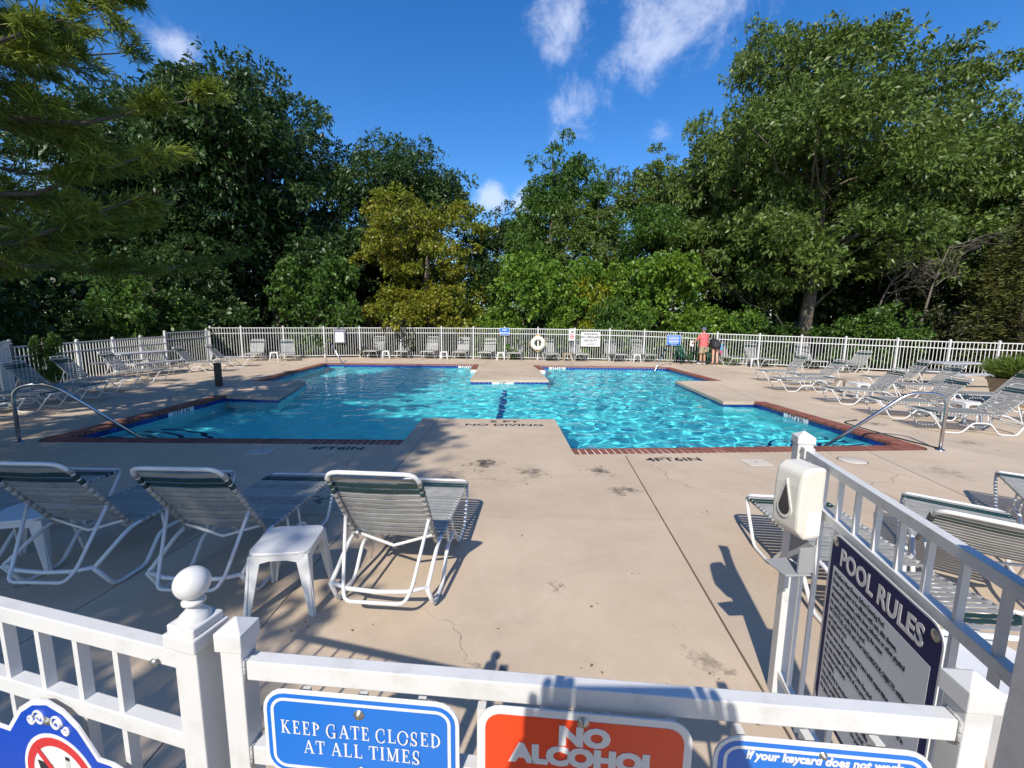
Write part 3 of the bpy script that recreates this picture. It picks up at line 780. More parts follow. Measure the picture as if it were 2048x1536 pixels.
# ------------------------------------------------------------------ resin side tables
def table_parts(root, m):
    T, H = .36, .41
    tb = MB().prism(rrect(T, T, .07), lambda p: (p[0], p[1], H - .02), lambda p: (p[0], p[1], H)); tb.build('table_top', m, root, .006)
    ap = MB()
    for a in range(4):
        M = Matrix.Rotation(a * math.pi / 2, 3, 'Z')
        pts = [(-.15, 0), (-.11, -.05), (-.05, -.035), (.05, -.035), (.11, -.05), (.15, 0)]
        ap.prism(pts, lambda p: M @ Vector((p[0], T / 2 - .012, H - .018 + p[1])), lambda p: M @ Vector((p[0], T / 2 - .004, H - .018 + p[1])))
    ap.build('apron', m, root)
    for sx in (-1, 1):
        for sy in (-1, 1):
            b = MB()
            for (ax, ay) in ((1, 0), (0, 1)):       # two flanges, an L-shaped leg
                p = [(.0, 0), (.075, 0), (.028, -H + .02), (-.012, -H + .02)]
                def pos(q, o):
                    u = (.17 - q[0]) if True else 0
                    drop = q[1]; spl = -drop * .07
                    if ax: return (sx * (T / 2 - .008 - q[0] + spl + (.0 if q[0] > 0 else 0)), sy * (T / 2 - .008 + spl - o), H - .02 + drop)
                    return (sx * (T / 2 - .008 + spl - o), sy * (T / 2 - .008 - q[0] + spl), H - .02 + drop)
                b.prism(p, lambda q: pos(q, 0), lambda q: pos(q, .012))
            b.build('leg', m, root)
TP = {}
def side_table(label, x, y, rz, m, group):
    if m.name not in TP:
        r_ = thing('side_table', label, 'side table'); table_parts(r_, m); TP[m.name] = r_
    else: r_ = copy_tree(TP[m.name])
    r_.location = (x, y, 0); r_.rotation_euler = (0, 0, rz); tag(r_, label, 'side table', group)
TG = 'small resin tables between the loungers'
side_table('white resin side table between the nearest two loungers by the gate', -1.42, 2.56, .12, M_RESIN, TG)
side_table('shaded white side table at the left edge among the near loungers', -3.5, 2.92, .3, M_RESIN, TG)
side_table('white side table behind the fence at the right edge, mostly in shade', 2.02, 1.62, .2, M_RESIN, TG)
for x, y, lab in ((-11.1, 19.9, 'white side table between the two loungers at the left fence corner'), (-6.45, 21.75, 'white side table between the first and second far-row loungers'), (-3.5, 21.75, 'white side table between the third and fourth far-row loungers'),
                  (-.6, 21.6, 'white side table left of the blue no diving sign'), (6.2, 21.3, 'white side table between the last two loungers left of the couple'), (10.98, 19.4, 'white side table between the two loungers right of the couple'), (8.95, 10.9, 'white side table under the raised back near the right tongue'), (8.85, 8.2, 'white side table between the two nearest right-group loungers')):
    side_table(lab, x, y, .1, M_RESIN, TG)
side_table('beige side table behind the right-group loungers', 9.3, 11.75, .2, M_BEIGE, TG)
side_table('beige side table between the loungers right of the life ring', 2.75, 21.35, .1, M_BEIGE, TG)

# ------------------------------------------------------------------ steel handrails
def handrail(label, base_, end_, top, r=.024):
    root = thing('handrail', label, 'handrail', (*base_, 0))
    d = Vector((end_[0] - base_[0], end_[1] - base_[1], 0)); L_ = d.length; d.normalize()
    q = [(0, 0, 0), (0, 0, top - .03)] + [tuple(d * (.40 * L_ if L_ > 1 else .3) * .62 + Vector((0, 0, top)))] + [tuple(d * L_ + Vector((0, 0, WATER_Z - .25)))]
    MB().tube(smooth_path(q, .2, 7), r, 10).build('rail_tube', M_STEEL, root)
    MB().lathe([(.0, .018), (.045, .016), (.06, .006), (.062, 0)], n=16).build('base_flange', M_STEEL, root)
handrail('steel handrail at the shaded left corner steps', (-7.18, 6.02), (-5.5, 6.62), .86)
handrail('steel handrail at the sunlit right corner steps', (6.42, 6.18), (4.6, 6.6), .86)
handrail('slim handrail at the far left corner of the pool', (-8.65, 19.73), (-7.2, 18.45), .95)
handrail('dark handrail at the far right corner of the pool', (7.45, 19.94), (5.9, 17.9), .95)
# bollard light, hose
t_ = thing('bollard', 'short square black bollard by the left side of the pool', 'bollard', (-8.12, 11.65, 0))
M_DARK = mat('dark_metal', (.025, .024, .024), .5, var=.2)
MB().box((0, 0, .31), (.13, .13, .62)).build('post', M_DARK, t_, .006)
MB().box((0, 0, .635), (.145, .145, .03)).build('cap', M_DARK, t_, .006)
h_ = MB().tube(smooth_path([(6.46, 6.2, .012), (6.35, 6.75, .012), (6.25, 7.5, .03), (6.35, 8.0, .012), (6.75, 8.15, .012)], .4, 6), .011, 6).build('hose', M_DARK)
tag(h_, 'thin dark hose lying along the brick coping by the right handrail', 'hose')

# ------------------------------------------------------------------ planter, picnic tables, green chairs
t_ = thing('planter', 'square tan planter tub on the right deck', 'planter', (12.2, 10.0, 0), .25)
M_TUB = mat('tan_planter', (.36, .26, .15), .7, var=.1)
b = MB()
for (z0, z1, w0, w1) in ((0, .62, .36, .48),):
    vs = [(sx * w, sy * w, z) for z, w in ((z0, w0), (z1, w1)) for sx, sy in ((-1, -1), (1, -1), (1, 1), (-1, 1))]
    b.add(vs, [(3, 2, 1, 0), (0, 1, 5, 4), (1, 2, 6, 5), (2, 3, 7, 6), (3, 0, 4, 7)])
b.build('tub', M_TUB, t_)
b = MB()
for s in range(4):
    M = Matrix.Rotation(s * math.pi / 2, 3, 'Z'); b.box(M @ Vector((0, .475, .625)), (1.0, .06, .05), s * math.pi / 2)
b.build('rim', M_TUB, t_, .01)
MB().box((0, 0, .58), (.86, .86, .02)).build('soil', M_SOIL, t_)
def picnic(label, x, y, rz, m):
    t_ = thing('picnic_table', label, 'picnic table', (x, y, 0), rz)
    for k in range(5): MB().box((0, -.3 + .15 * k, .74), (1.8, .14, .035)).build('plank', m, t_)
    for s in (-1, 1):
        MB().box((0, s * .68, .44), (1.8, .26, .035)).build('bench', m, t_)
        b = MB().box((s * .6, 0, .70), (.05, .7, .05)).box((s * .6, 0, .40), (.05, 1.5, .05))
        for e in (-1, 1): b.tube([(s * .6, e * .25, .72), (s * .6, e * .62, 0)], .025, 6)
        b.build('frame', m, t_)
M_PIC = mat('grey_coated_table', (.42, .43, .44), .5, var=.1)
picnic('grey picnic table in shade against the left fence', -12.3, 14.0, 1.45, M_PIC)
picnic('grey picnic table by the right fence behind the planter', 14.2, 13.6, .1, M_PIC)
M_GREEN = mat('green_resin', (.012, .075, .05), .4)
def adirondack(label, x, y, rz):
    t_ = thing('garden_chair', label, 'chair', (x, y, 0), rz, 'green resin chairs behind the couple')
    MB().box((0, 0, .38), (.52, .5, .03)).build('seat', M_GREEN, t_, .01)
    for k in range(5):
        MB().tube([(-.2 + .1 * k, .23, .38), (-.22 + .11 * k, .38, .95 - .05 * abs(k - 2) ** 1.3)], .035, 6).build('slat', M_GREEN, t_)
    for s in (-1, 1):
        MB().box((s * .30, -.02, .60), (.09, .6, .03)).build('armrest', M_GREEN, t_, .008)
        MB().tube([(s * .29, -.28, 0), (s * .29, -.24, .6)], .028, 6).build('leg', M_GREEN, t_)
        MB().tube([(s * .27, .30, 0), (s * .27, .22, .6)], .028, 6).build('leg', M_GREEN, t_)
adirondack('green resin chair left of the man in the red shirt', 8.35, 20.75, .25)
adirondack('green resin chair hidden behind the couple', 9.45, 20.5, .35)
# ------------------------------------------------------------------ near fence, gate and their signs
M_BLUE = mat('sign_blue', (.012, .15, .56), .3, var=.04)
M_ROYAL = mat('emblem_blue', (.003, .055, .42), .3, var=.04)
M_NAVY = mat('sign_navy', (.008, .014, .09), .6, var=.1, spec=.2)
M_ORANGE = mat('sign_orange', (.75, .065, .018), .3, var=.04)
M_SIGNW = mat('sign_white', (.68, .68, .67), .3, var=.03)
M_SIGNG = mat('sign_panel_grey', (.70, .71, .72), .6, var=.05)
M_RED = mat('sign_red', (.55, .03, .03), .35)

def pyramid_post(root, x, y, w, top, name='post', cap=.02):
    MB().box((x, y, top / 2), (w, w, top)).build(name, M_WHITE, root, .002)
    c = w / 2 + .005
    b = MB().box((x, y, top + .009), (2 * c, 2 * c, .03))
    b.add([(x - c, y - c, top + .0245), (x + c, y - c, top + .0245), (x + c, y + c, top + .0245), (x - c, y + c, top + .0245), (x, y, top + .0245 + cap)], [(0, 1, 4), (1, 2, 4), (2, 3, 4), (3, 0, 4)])
    b.build('post_cap', M_WHITE, root, .0015)

def bar(root, name, s0, s1, ztop, h, d, y=0.0):
    return MB().box(((s0 + s1) / 2, y, ztop - h / 2), (s1 - s0, d, h)).build(name, M_WHITE, root, .002)

# gate: local X runs along the gate, local -Y faces the photographer
GA, GB = Vector((-.42, .63)), Vector((.63, .54)); ga = math.atan2(GB.y - GA.y, GB.x - GA.x); GLEN = (GB - GA).length
gate_o = thing('gate', 'white metal gate in the foreground carrying three signs', 'gate', (GA.x, GA.y, 0), ga)
for s in (-.025, GLEN + .025): 
    pyramid_post(gate_o, s, 0, .036, 1.264, 'gate_stile', .018)
bar(gate_o, 'rail', -.006, GLEN + .006, 1.236, .034, .024); bar(gate_o, 'rail', -.006, GLEN + .006, 1.078, .034, .024); bar(gate_o, 'rail', -.006, GLEN + .006, .14, .034, .024)
pk = MB().box((0, 0, .60), (.013, .015, 1.16)).mesh('picket', M_WHITE)
for k in range(10): obj('picket', pk, gate_o, 0, (.085 + k * .098, .002, 0))
for zt in (1.236, 1.078):
    for s in (-.007, GLEN + .007): MB().tube([(s, -.013, zt - .036), (s, -.0135, zt + .001), (s, .011, zt + .002)], .003, 6).build('weld_bead', mat('weld', (.5, .5, .49), .5, bump=.8, bscale=200), gate_o)
# left fence bay with the ball-topped post
LA, LB = Vector((-.57, .64)), Vector((-.97, .74)); la = math.atan2(LA.y - LB.y, LA.x - LB.x)
lf = thing('fence_bay', 'white fence bay left of the gate, ending in a ball-topped post', 'fence', (LA.x, LA.y, 0), la)
b = MB().box((.055, .01, .63), (.046, .046, 1.26)).build('post', M_WHITE, lf, .002)
b = MB().box((.055, .01, 1.274), (.064, .064, .024)).box((.055, .01, 1.2935), (.054, .054, .015)); b.build('post_cap', M_WHITE, lf, .0025)
prof = [(.023, 1.300), (.023, 1.306), (.017, 1.312), (.011, 1.319), (.010, 1.325), (.017, 1.328), (.017, 1.332), (.010, 1.336)] + [(.026 * math.sin(R(a)), 1.361 - .026 * math.cos(R(a))) for a in range(20, 181, 10)]
MB().lathe(prof, (.055, .01, 0), 28).build('ball_finial', M_WHITE, lf)
bar(lf, 'rail', -1.1, .034, 1.252, .032, .024); bar(lf, 'rail', -1.1, .034, 1.10, .032, .024); bar(lf, 'rail', -1.1, .034, .14, .032, .024)
pk2 = MB().box((0, 0, .62), (.012, .017, 1.2)).mesh('picket', M_WHITE)
for k in range(11): obj('picket', pk2, lf, 0, (-.108 - k * .0965, .0, 0))
MB().lathe([(0, .004), (.006, .003), (.007, 0)], n=10).build('screw', M_SCREW, lf).matrix_local = Matrix.Translation((-.005, -.018, 1.228)) @ Matrix.Rotation(R(90), 4, 'X')

# right side run with corner post; local X runs from the far post towards the corner
RA, RB = Vector((1.32, 1.87)), Vector((1.08, .80)); ra = math.atan2(RB.y - RA.y, RB.x - RA.x); RLEN = (RB - RA).length
rf_ = thing('fence_bay', 'white fence bay right of the gate holding the rules board', 'fence', (RA.x, RA.y, 0), ra)
pyramid_post(rf_, 0, 0, .062, 1.275, 'post', .024)
MB().box((RLEN + .06, .02, .72), (.10, .10, 1.44)).build('corner_post', M_WHITE, rf_, .003)
bar(rf_, 'rail', .03, RLEN + .02, 1.252, .034, .03); bar(rf_, 'rail', .03, RLEN + .02, 1.06, .034, .03); bar(rf_, 'rail', .03, RLEN + .02, .14, .034, .03)
for k in range(9): obj('picket', pk2, rf_, 0, (.115 + k * .115, 0, 0))
rb_ = MB().box((.05, 0, 1.235), (.045, .042, .05)).build('rail_bracket', M_WHITE, rf_, .003)
MB().lathe([(0, .004), (.006, .003), (.007, 0)], n=10).build('screw', M_SCREW, rb_).matrix_local = Matrix.Translation((.045, -.0212, 1.245)) @ Matrix.Rotation(R(90), 4, 'X')

# ---- lettering with slab serifs, built stroke by stroke
def serif_glyphs():
    S, T, H = .17, .075, 1.0
    def stem(x, y0=0, y1=1, w=S, s0=True, s1=True):
        q = [((x - w / 2, y0), (x + w / 2, y0), (x + w / 2, y1), (x - w / 2, y1))]
        e = .10
        if s0: q.append(((x - w / 2 - e, y0), (x + w / 2 + e, y0), (x + w / 2 + e, y0 + .055), (x - w / 2 - e, y0 + .055)))
        if s1: q.append(((x - w / 2 - e, y1 - .055), (x + w / 2 + e, y1 - .055), (x + w / 2 + e, y1), (x - w / 2 - e, y1)))
        return q
    def ln(x0, y0, x1, y1, w):
        d = Vector((x1 - x0, y1 - y0)).normalized(); n = Vector((-d.y, d.x)) * w / 2
        return [((x0 + n.x, y0 + n.y), (x0 - n.x, y0 - n.y), (x1 - n.x, y1 - n.y), (x1 + n.x, y1 + n.y))]
    def hb(x0, x1, y, w=T): return [((x0, y - w / 2), (x1, y - w / 2), (x1, y + w / 2), (x0, y + w / 2))]
    def arc(cx, cy, rx, ry, a0, a1, n=12):
        q = []; pts = []
        for k in range(n + 1):
            a = R(a0 + (a1 - a0) * k / n); w = T + (S - T) * abs(math.cos(a)) ** 1.5
            ux, uy = math.cos(a), math.sin(a); pts.append(((cx + rx * ux, cy + ry * uy), (cx + (rx - w) * ux, cy + (ry - w * .9) * uy)))
        for (a, b_), (c, d) in zip(pts, pts[1:]): q.append((a, b_, d, c))
        return q
    def tick(x, y0, y1): return [((x - .03, y0), (x + .03, y0), (x + .03, y1), (x - .03, y1))]
    g = {}
    g['I'] = (stem(.22), .44)
    g['L'] = (stem(.22) + hb(.22, .72, .04) + tick(.72, 0, .28), .80)
    g['E'] = (stem(.22) + hb(.22, .70, .04) + hb(.22, .66, .96) + hb(.22, .5, .52) + tick(.71, 0, .27) + tick(.67, .74, 1) + tick(.51, .40, .64), .80)
    g['K'] = (stem(.22) + ln(.28, .42, .70, .98, T) + ln(.40, .56, .78, .03, S) + hb(.55, .88, .972, .055) + hb(.62, .96, .028, .055), .98)
    g['P'] = (stem(.22) + arc(.38, .73, .36, .27, -90, 90) + hb(.22, .4, .965) + hb(.22, .4, .495), .80)
    g['D'] = (stem(.22) + arc(.38, .5, .52, .5, -90, 90) + hb(.22, .4, .965) + hb(.22, .4, .035), .98)
    g['O'] = (arc(.5, .5, .5, .51, 0, 360, 24), 1.02)
    g['C'] = (arc(.5, .5, .49, .51, 48, 312, 20) + tick(.83, .66, .98) + tick(.86, .1, .3), .94)
    g['G'] = (arc(.5, .5, .49, .51, 48, 318, 20) + tick(.83, .66, .98) + stem(.82, .05, .46, S, False, True), 1.06)
    g['S'] = (arc(.37, .735, .29, .27, 20, 245, 12) + arc(.37, .265, .31, .27, -160, 65, 12) + ln(.18, .62, .56, .38, S) + tick(.62, .68, .95) + tick(.1, .05, .32), .76)
    g['T'] = (stem(.42, s1=False) + hb(.04, .80, .96) + tick(.05, .70, 1) + tick(.79, .70, 1), .84)
    g['A'] = (ln(.12, .03, .46, .97, T) + ln(.78, .03, .46, .97, S) + hb(.24, .66, .34) + hb(.0, .28, .028, .055) + hb(.6, .98, .028, .055), .96)
    g['M'] = (stem(.2, w=T) + stem(.96) + ln(.22, .97, .56, .05, S) + ln(.9, .97, .56, .05, T), 1.2)
    return g
GLY = serif_glyphs()
def serif_text(name, body, size, width, m, root, cx, z, y):
    adv = .12; tot = sum(.42 if c == ' ' else GLY[c][1] + adv for c in body) - adv; k = width / (tot * size)
    b = MB(); x = -tot / 2
    for ci, c in enumerate(body):
        if c == ' ': x += .42; continue
        q, w = GLY[c]
        for pi, poly in enumerate(q):
            yo = y - .00012 * pi
            b.add([(cx + (x + px) * size * k, yo, z + (py - .5) * size) for px, py in poly], [(0, 1, 2, 3)])
        x += w + adv
    return b.build(name, m, root)

def round_sign(name, label, cat, parent_o, s, z, w, h, r, y, face, margin=.011, band=None):
    """sign hung on the photographer's side of a bay; its own thing"""
    M = parent_o.matrix_basis
    t_ = thing(name, label, cat)
    t_.location = (parent_o.location.x + math.cos(parent_o.rotation_euler.z) * s + math.sin(parent_o.rotation_euler.z) * -y, parent_o.location.y + math.sin(parent_o.rotation_euler.z) * s + math.cos(parent_o.rotation_euler.z) * y, z)
    t_.rotation_euler = (0, 0, parent_o.rotation_euler.z)
    plate('panel', rrect(w, h, r), M_SIGNW, t_, -.0015, .0015)
    plate('face', rrect(w - 2 * margin, h - 2 * margin, max(.004, r - margin)), face, t_, -.0021, -.0016)
    if band:
        a = margin + band[0]; c = a + band[1]
        ring_plate('border', rrect(w - 2 * a, h - 2 * a, r - a, 6), rrect(w - 2 * c, h - 2 * c, max(.004, r - c), 6), M_SIGNW, t_, -.0027, -.0022)
    return t_
def sign_screw(t_, x, z, r=.006):
    b = MB().lathe([(0, .005), (r * .7, .0045), (r, .002), (r * 1.3, .001), (r * 1.5, 0)], n=12).build('screw', M_SCREW, t_)
    b.matrix_local = Matrix.Translation((x, -.0027, z)) @ Matrix.Rotation(R(90), 4, 'X')
s1 = round_sign('gate_sign', 'blue sign reading KEEP GATE CLOSED AT ALL TIMES on the gate', 'sign', gate_o, .189, 1.128, .318, .152, .036, -.024, M_BLUE, .006, (.007, .005))
serif_text('lettering', 'KEEP GATE CLOSED', .024, .262, M_SIGNW, s1, 0, .012, -.0026); serif_text('lettering', 'AT ALL TIMES', .024, .192, M_SIGNW, s1, .002, -.021, -.0026)
sign_screw(s1, 0, .044); sign_screw(s1, 0, -.058)
s2 = round_sign('gate_sign', 'orange sign with white border reading NO ALCOHOL in the middle of the gate', 'sign', gate_o, .536, 1.04, .318, .34, .036, -.026, M_ORANGE, .012)
text('lettering', 'NO', .041, M_SIGNW, s2, (.002, -.0026, .130), bold=.0028, sx=1.15); text('lettering', 'ALCOHOL', .041, M_SIGNW, s2, (.002, -.0026, .094), bold=.0028, sx=1.12)
plate('text_panel', rrect(.272, .13, .004, 2), M_SIGNW, s2, -.0027, -.0022, 0, -.006); sign_screw(s2, 0, .156, .006)
s3 = round_sign('gate_sign', 'blue sign about a keycard on the gate beside the right post', 'sign', gate_o, .876, 1.108, .298, .17, .036, -.024, M_BLUE, .006, (.007, .005))
text('lettering', 'If your keycard does not work', .0185, M_SIGNW, s3, (0, -.0026, .058), bold=.0007, shear=.18, sx=.92); sign_screw(s3, .0, .068, .004)

# emblem sign on the left bay (its local X runs left to right along the bay)
em = thing('emblem_sign', 'royal blue crest-shaped sign with a no-drinks symbol on the left bay', 'sign')
em.location = (LA.x - math.cos(la) * .268 + math.sin(la) * .024, LA.y - math.sin(la) * .268 - math.cos(la) * .024, 0); em.rotation_euler = (0, 0, la)
half = [(0, 1.098), (.04, 1.090), (.075, 1.066), (.10, 1.035), (.118, 1.012), (.15, 1.012), (.175, 1.005), (.19, .985), (.195, .95), (.195, .70), (.16, .66), (0, .63)]
half[0] = (0, 1.10)
poly = [(-x, z) for x, z in half[::-1]] + half[1:-1]
sh = .985; poly_in = [(x * .95, .86 + (z - .86) * .955) for x, z in poly]
plate('panel', poly, M_SIGNW, em, -.0015, .0015); plate('face', poly_in, M_ROYAL, em, -.0021, -.0016)
circ = lambda r, n=40: [(r * math.cos(2 * math.pi * k / n), r * math.sin(2 * math.pi * k / n)) for k in range(n)]
cz_ = .935
plate('symbol_disc', circ(.098), M_SIGNW, em, -.0026, -.0022, .015, cz_)
ring_plate('symbol_ring', circ(.09), circ(.073), M_RED, em, -.0031, -.0027, .015, cz_)
plate('bottle', [(-.012, -.06), (.026, -.06), (.026, .0), (.013, .02), (.013, .05), (.002, .05), (.002, .02), (-.012, .0)], mat('pictogram_grey', (.5, .5, .48), .4), em, -.0030, -.0027, .03, cz_)
plate('bottle_fill', [(-.009, -.057), (.023, -.057), (.023, -.005), (-.009, -.005)], M_BLACK, em, -.0033, -.0031, .03, cz_)
plate('bottle_cap', [(.002, .051), (.013, .051), (.013, .058), (.002, .058)], M_BLACK, em, -.0030, -.0027, .03, cz_)
plate('wine_glass', [(-.022, .03), (.018, .03), (.01, -.0), (0, -.012), (0, -.045), (.015, -.052), (-.019, -.052), (-.004, -.045), (-.004, -.012), (-.014, 0)], M_BLACK, em, -.0030, -.0027, -.022, cz_)
a45 = R(-45); sl = [(x * math.cos(a45) - z * math.sin(a45), x * math.sin(a45) + z * math.cos(a45)) for x, z in ((-.08, -.006), (.08, -.006), (.08, .006), (-.08, .006))]
plate('symbol_slash', sl, M_RED, em, -.0037, -.0034, .015, cz_)
def scroll(sx):
    pts = []
    for k in range(26):
        t_ = k / 25; a = t_ * 4.2 * math.pi / 1.4; r = .016 * (1 - t_ * .8); pts.append((sx * (.022 + r * math.cos(a)), -.0026, 1.062 + r * math.sin(a) - .004))
    p2 = []
    for k in range(20):
        t_ = k / 19; a = t_ * 3 * math.pi; r = .010 * (1 - t_ * .8); p2.append((sx * (.045 - r * math.cos(a)), -.0026, 1.050 - r * math.sin(a)))
    return MB().tube(pts, .0024, 5).tube(p2, .0022, 5)
for sx in (-1, 1): scroll(sx).build('scroll_ornament', M_SIGNW, em)
sign_screw(em, 0, 1.058, .006)

# pool rules board on the right bay
pr = round_sign('rules_board', 'navy and white POOL RULES board hung on the right bay', 'sign', rf_, .66, .685, .55, .70, .05, -.026, M_NAVY, .006)
plate('text_panel', rrect(.49, .555, .004, 2), M_SIGNG, pr, -.0027, -.0022, 0, -.05)
text('lettering', 'POOL RULES', .088, M_SIGNW, pr, (0, -.0027, .278), bold=.0026, sx=.84)
RULES = ['All Bathers Must Shower Before Entering Pool.', 'People who appear to be afflicted with cuts, skin disease,', 'communicable diseases, colds, fever, infection or other physical', 'ailments are prohibited from entering the water.', 'No spitting or bodily fluids in pool.',
         'NO BOTTLES, GLASS and other HAZARDOUS OBJECTS within the', 'pool and pool area.', 'All children in the pool area must have adult supervision.', 'Babies must wear swim diapers.', 'No person shall bring or throw into the pool, any object that may in', 'any way endanger the safety of any person.', 'No diving is permitted.', 'No running.',
         'No rough play is permitted in the pool or pool area.', 'Any person suspected of being under the influence of', 'alcohol is prohibited from entering the pool.', 'No glass of food or beverages in the pool.']
for k, ln_ in enumerate(RULES):
    text('text_line', ln_, .0235, M_INK, pr, (-.235, -.0030, .205 - k * .0285), bold=.0006, align='LEFT', sx=.66)
for x in (-.245, .245): sign_screw(pr, x, .318, .011)

# sanitizer dispenser on the far post of that bay, facing the gate
sd = thing('sanitizer_dispenser', 'off-white sanitizer dispenser with drop window on the fence post', 'dispenser')
nx, ny = -math.sin(ra) * -1, math.cos(ra) * -1      # outward from the bay, the photographer's side
sd.location = (RA.x + nx * .045 + math.cos(ra) * .22, RA.y + ny * .045 + math.sin(ra) * .22, .235); sd.scale = (.84, .84, .84); sd.rotation_euler = (0, 0, ra + R(20))
M_DISP = mat('off_white_plastic', (.66, .64, .57), .3, var=.03); M_GREYP = mat('grey_plastic', (.30, .31, .32), .45, var=.08); M_WIN = mat('dark_window', (.05, .045, .045), .12)
b = MB(); vs = []
# body: profile in the (y, z) plane, swept along local X
prof = [(0, .85), (-.085, .84), (-.125, .88), (-.132, .97), (-.13, 1.10), (-.122, 1.165), (-.09, 1.195), (0, 1.195)]
b.prism(prof, lambda p: (-.082, p[0], p[1]), lambda p: (.082, p[0], p[1])); b.build('body', M_DISP, sd, .014)
drop = [(0, .10)] + [(.034 * math.sin(R(a)), .038 * math.cos(R(a)) - .018) for a in range(60, 301, 20)]
plate('drop_window', [(x, z) for x, z in drop], M_WIN, sd, -.1375, -.128, 0, 1.0)
ring = [(x * 1.35, z * 1.25) for x, z in drop]
plate('window_rim', ring, M_DISP, sd, -.1362, -.125, 0, 1.0)
MB().box((.083, -.045, .925), (.002, .07, .12)).build('instruction_label', M_SIGNG, sd)
text('label_mark', 'ES', .022, M_BLUE, sd, (-.02, -.1245, 1.122), bold=.001, rot=(R(78), 0, 0))
MB().box((.0, -.012, .74), (.15, .012, .14)).box((.069, -.05, .735), (.012, .08, .13)).build('bracket', M_GREYP, sd, .002)
MB().prism([(-.08, -.02), (.08, -.02), (.072, -.15), (-.072, -.15)], lambda p: (p[0], p[1], .655), lambda p: (p[0], p[1], .668)).build('drip_tray', M_GREYP, sd, .006)

# ------------------------------------------------------------------ signs and life ring on the far fence
def far_sign(name, label, x, y, z, w, h, face, lines, rz=0.0, margin=.02, ink=None):
    t_ = thing(name, label, 'sign', (x, y - .05, z), rz)
    plate('panel', rrect(w, h, .04), M_SIGNW, t_, -.004, .004)
    if face: plate('face', rrect(w - margin * 2, h - margin * 2, .03), face, t_, -.0055, -.0045)
    for body, size, dz, m_, sx in lines: text('lettering', body, size, m_, t_, (0, -.007, dz), bold=size * .03, sx=sx)
    return t_
far_sign('fence_sign', 'small blue NO DIVING sign on the far fence', -.41, 22.12, 1.44, .52, .38, M_BLUE, [('NO', .13, .08, M_SIGNW, 1.1), ('DIVING', .13, -.08, M_SIGNW, 1.1)])
t_ = far_sign('fence_sign', 'large white WARNING NO LIFEGUARD ON DUTY sign on the far fence', 4.0, 21.95, 1.10, 1.0, .74, None, [('WARNING', .12, .26, M_BLACK, 1.25), ('NO LIFEGUARD', .155, .10, M_BLACK, .9), ('ON DUTY', .155, -.07, M_BLACK, .95)])
for dz in (-.19, -.26): plate('small_print', rrect(.72 + dz, .022, .004, 2), M_BLACK, t_, -.0055, -.0045, 0, dz)
t_ = far_sign('fence_sign', 'narrow white sign with red lines left of the no lifeguard sign', 3.05, 22.0, 1.33, .33, .60, None, [])
plate('pictogram', [(-.1, .1), (-.02, .16), (.1, .2), (.06, .12), (.1, .08), (-.03, .1)], M_BLACK, t_, -.006, -.0045)
for dz in (.0, -.08, -.16): plate('red_line', rrect(.22, .045, .01), M_RED, t_, -.006, -.0045, 0, dz - .02)
t_ = far_sign('fence_sign', 'blue notice board on the fence left of the couple', 8.1, 21.5, 1.12, .68, .52, M_BLUE, [], -.2)
for dz in (.15, .08, .0, -.07, -.14): plate('text_line', rrect(.5 - .08 * (dz < -.1), .03, .005, 2), M_SIGNW, t_, -.0065, -.0056, 0, dz)
t_ = far_sign('fence_sign', 'grey and navy rules board on the far fence by the left handrail', -8.95, 22.15, 1.12, .52, .70, M_NAVY, [('POOL RULES', .085, .27, M_SIGNW, .9)], .3, .012)
plate('text_panel', rrect(.42, .52, .01, 2), M_SIGNG, t_, -.0065, -.0056, 0, -.06)
lr = thing('life_ring', 'white life ring with grab rope hung on the far fence', 'life ring', (1.31, 21.93, .86))
tor = MB()
pts = [(.27 * math.cos(a), 0, .27 * math.sin(a)) for a in [2 * math.pi * k / 28 for k in range(28)]]
tor.tube(pts, .095, 12, True).build('ring', mat('life_ring_white', (.80, .78, .68), .5), lr)
rp = MB().tube([((.39 + .03 * math.cos(4 * a)) * math.cos(a), -.02, (.39 + .03 * math.cos(4 * a)) * math.sin(a)) for a in [2 * math.pi * k / 48 for k in range(48)]], .014, 6, True)
rp.build('rope', mat('rope', (.55, .48, .3), .9), lr)
MB().box((0, 0, .40), (.22, .06, .07)).build('hook', mat('hook_yellow', (.6, .38, .08), .5), lr)
MB().box((0, .03, 0), (.08, .05, .5)).build('bracket', M_WHITE, lr)

# lettering, faces and screws belong to the sign panel they sit on
for t_ in [o for o in bpy.data.objects if o.parent is None and o.get('category') == 'sign']:
    pan = next((c for c in t_.children if c.name.startswith('panel')), None)
    if pan:
        for c in list(t_.children):
            if c is not pan: c.parent = pan
bd = next(c for c in sd.children if c.name.startswith('body'))
for c in list(sd.children):
    if c.name.split('.')[0] in ('drop_window', 'window_rim', 'instruction_label', 'label_mark'): c.parent = bd
# ------------------------------------------------------------------ people
M_SKIN = mat('skin', (.50, .27, .18), .5, var=.06); M_SKIN2 = mat('skin_pale', (.58, .34, .25), .5, var=.06)
def skin(name, pts, edges, m, parent, sub=2):
    """one continuous surface grown round a skeleton: pts = {name: (x, y, z, radius)}"""
    names = list(pts); idx = {n: i for i, n in enumerate(names)}
    me = bpy.data.meshes.new(name); me.from_pydata([pts[n][:3] for n in names], [(idx[a], idx[b]) for a, b in edges], []); me.materials.append(m)
    o = obj(name, me, parent); md = o.modifiers.new('skin', 'SKIN'); md.use_smooth_shade = True
    if not me.skin_vertices: return o
    for i, n in enumerate(names):
        r = pts[n][3]; r = r if isinstance(r, tuple) else (r, r)
        sv = me.skin_vertices[0].data[i]; sv.radius = r; sv.use_root = (i == 0)
    s = o.modifiers.new('sub', 'SUBSURF'); s.levels = sub; s.render_levels = sub
    return o
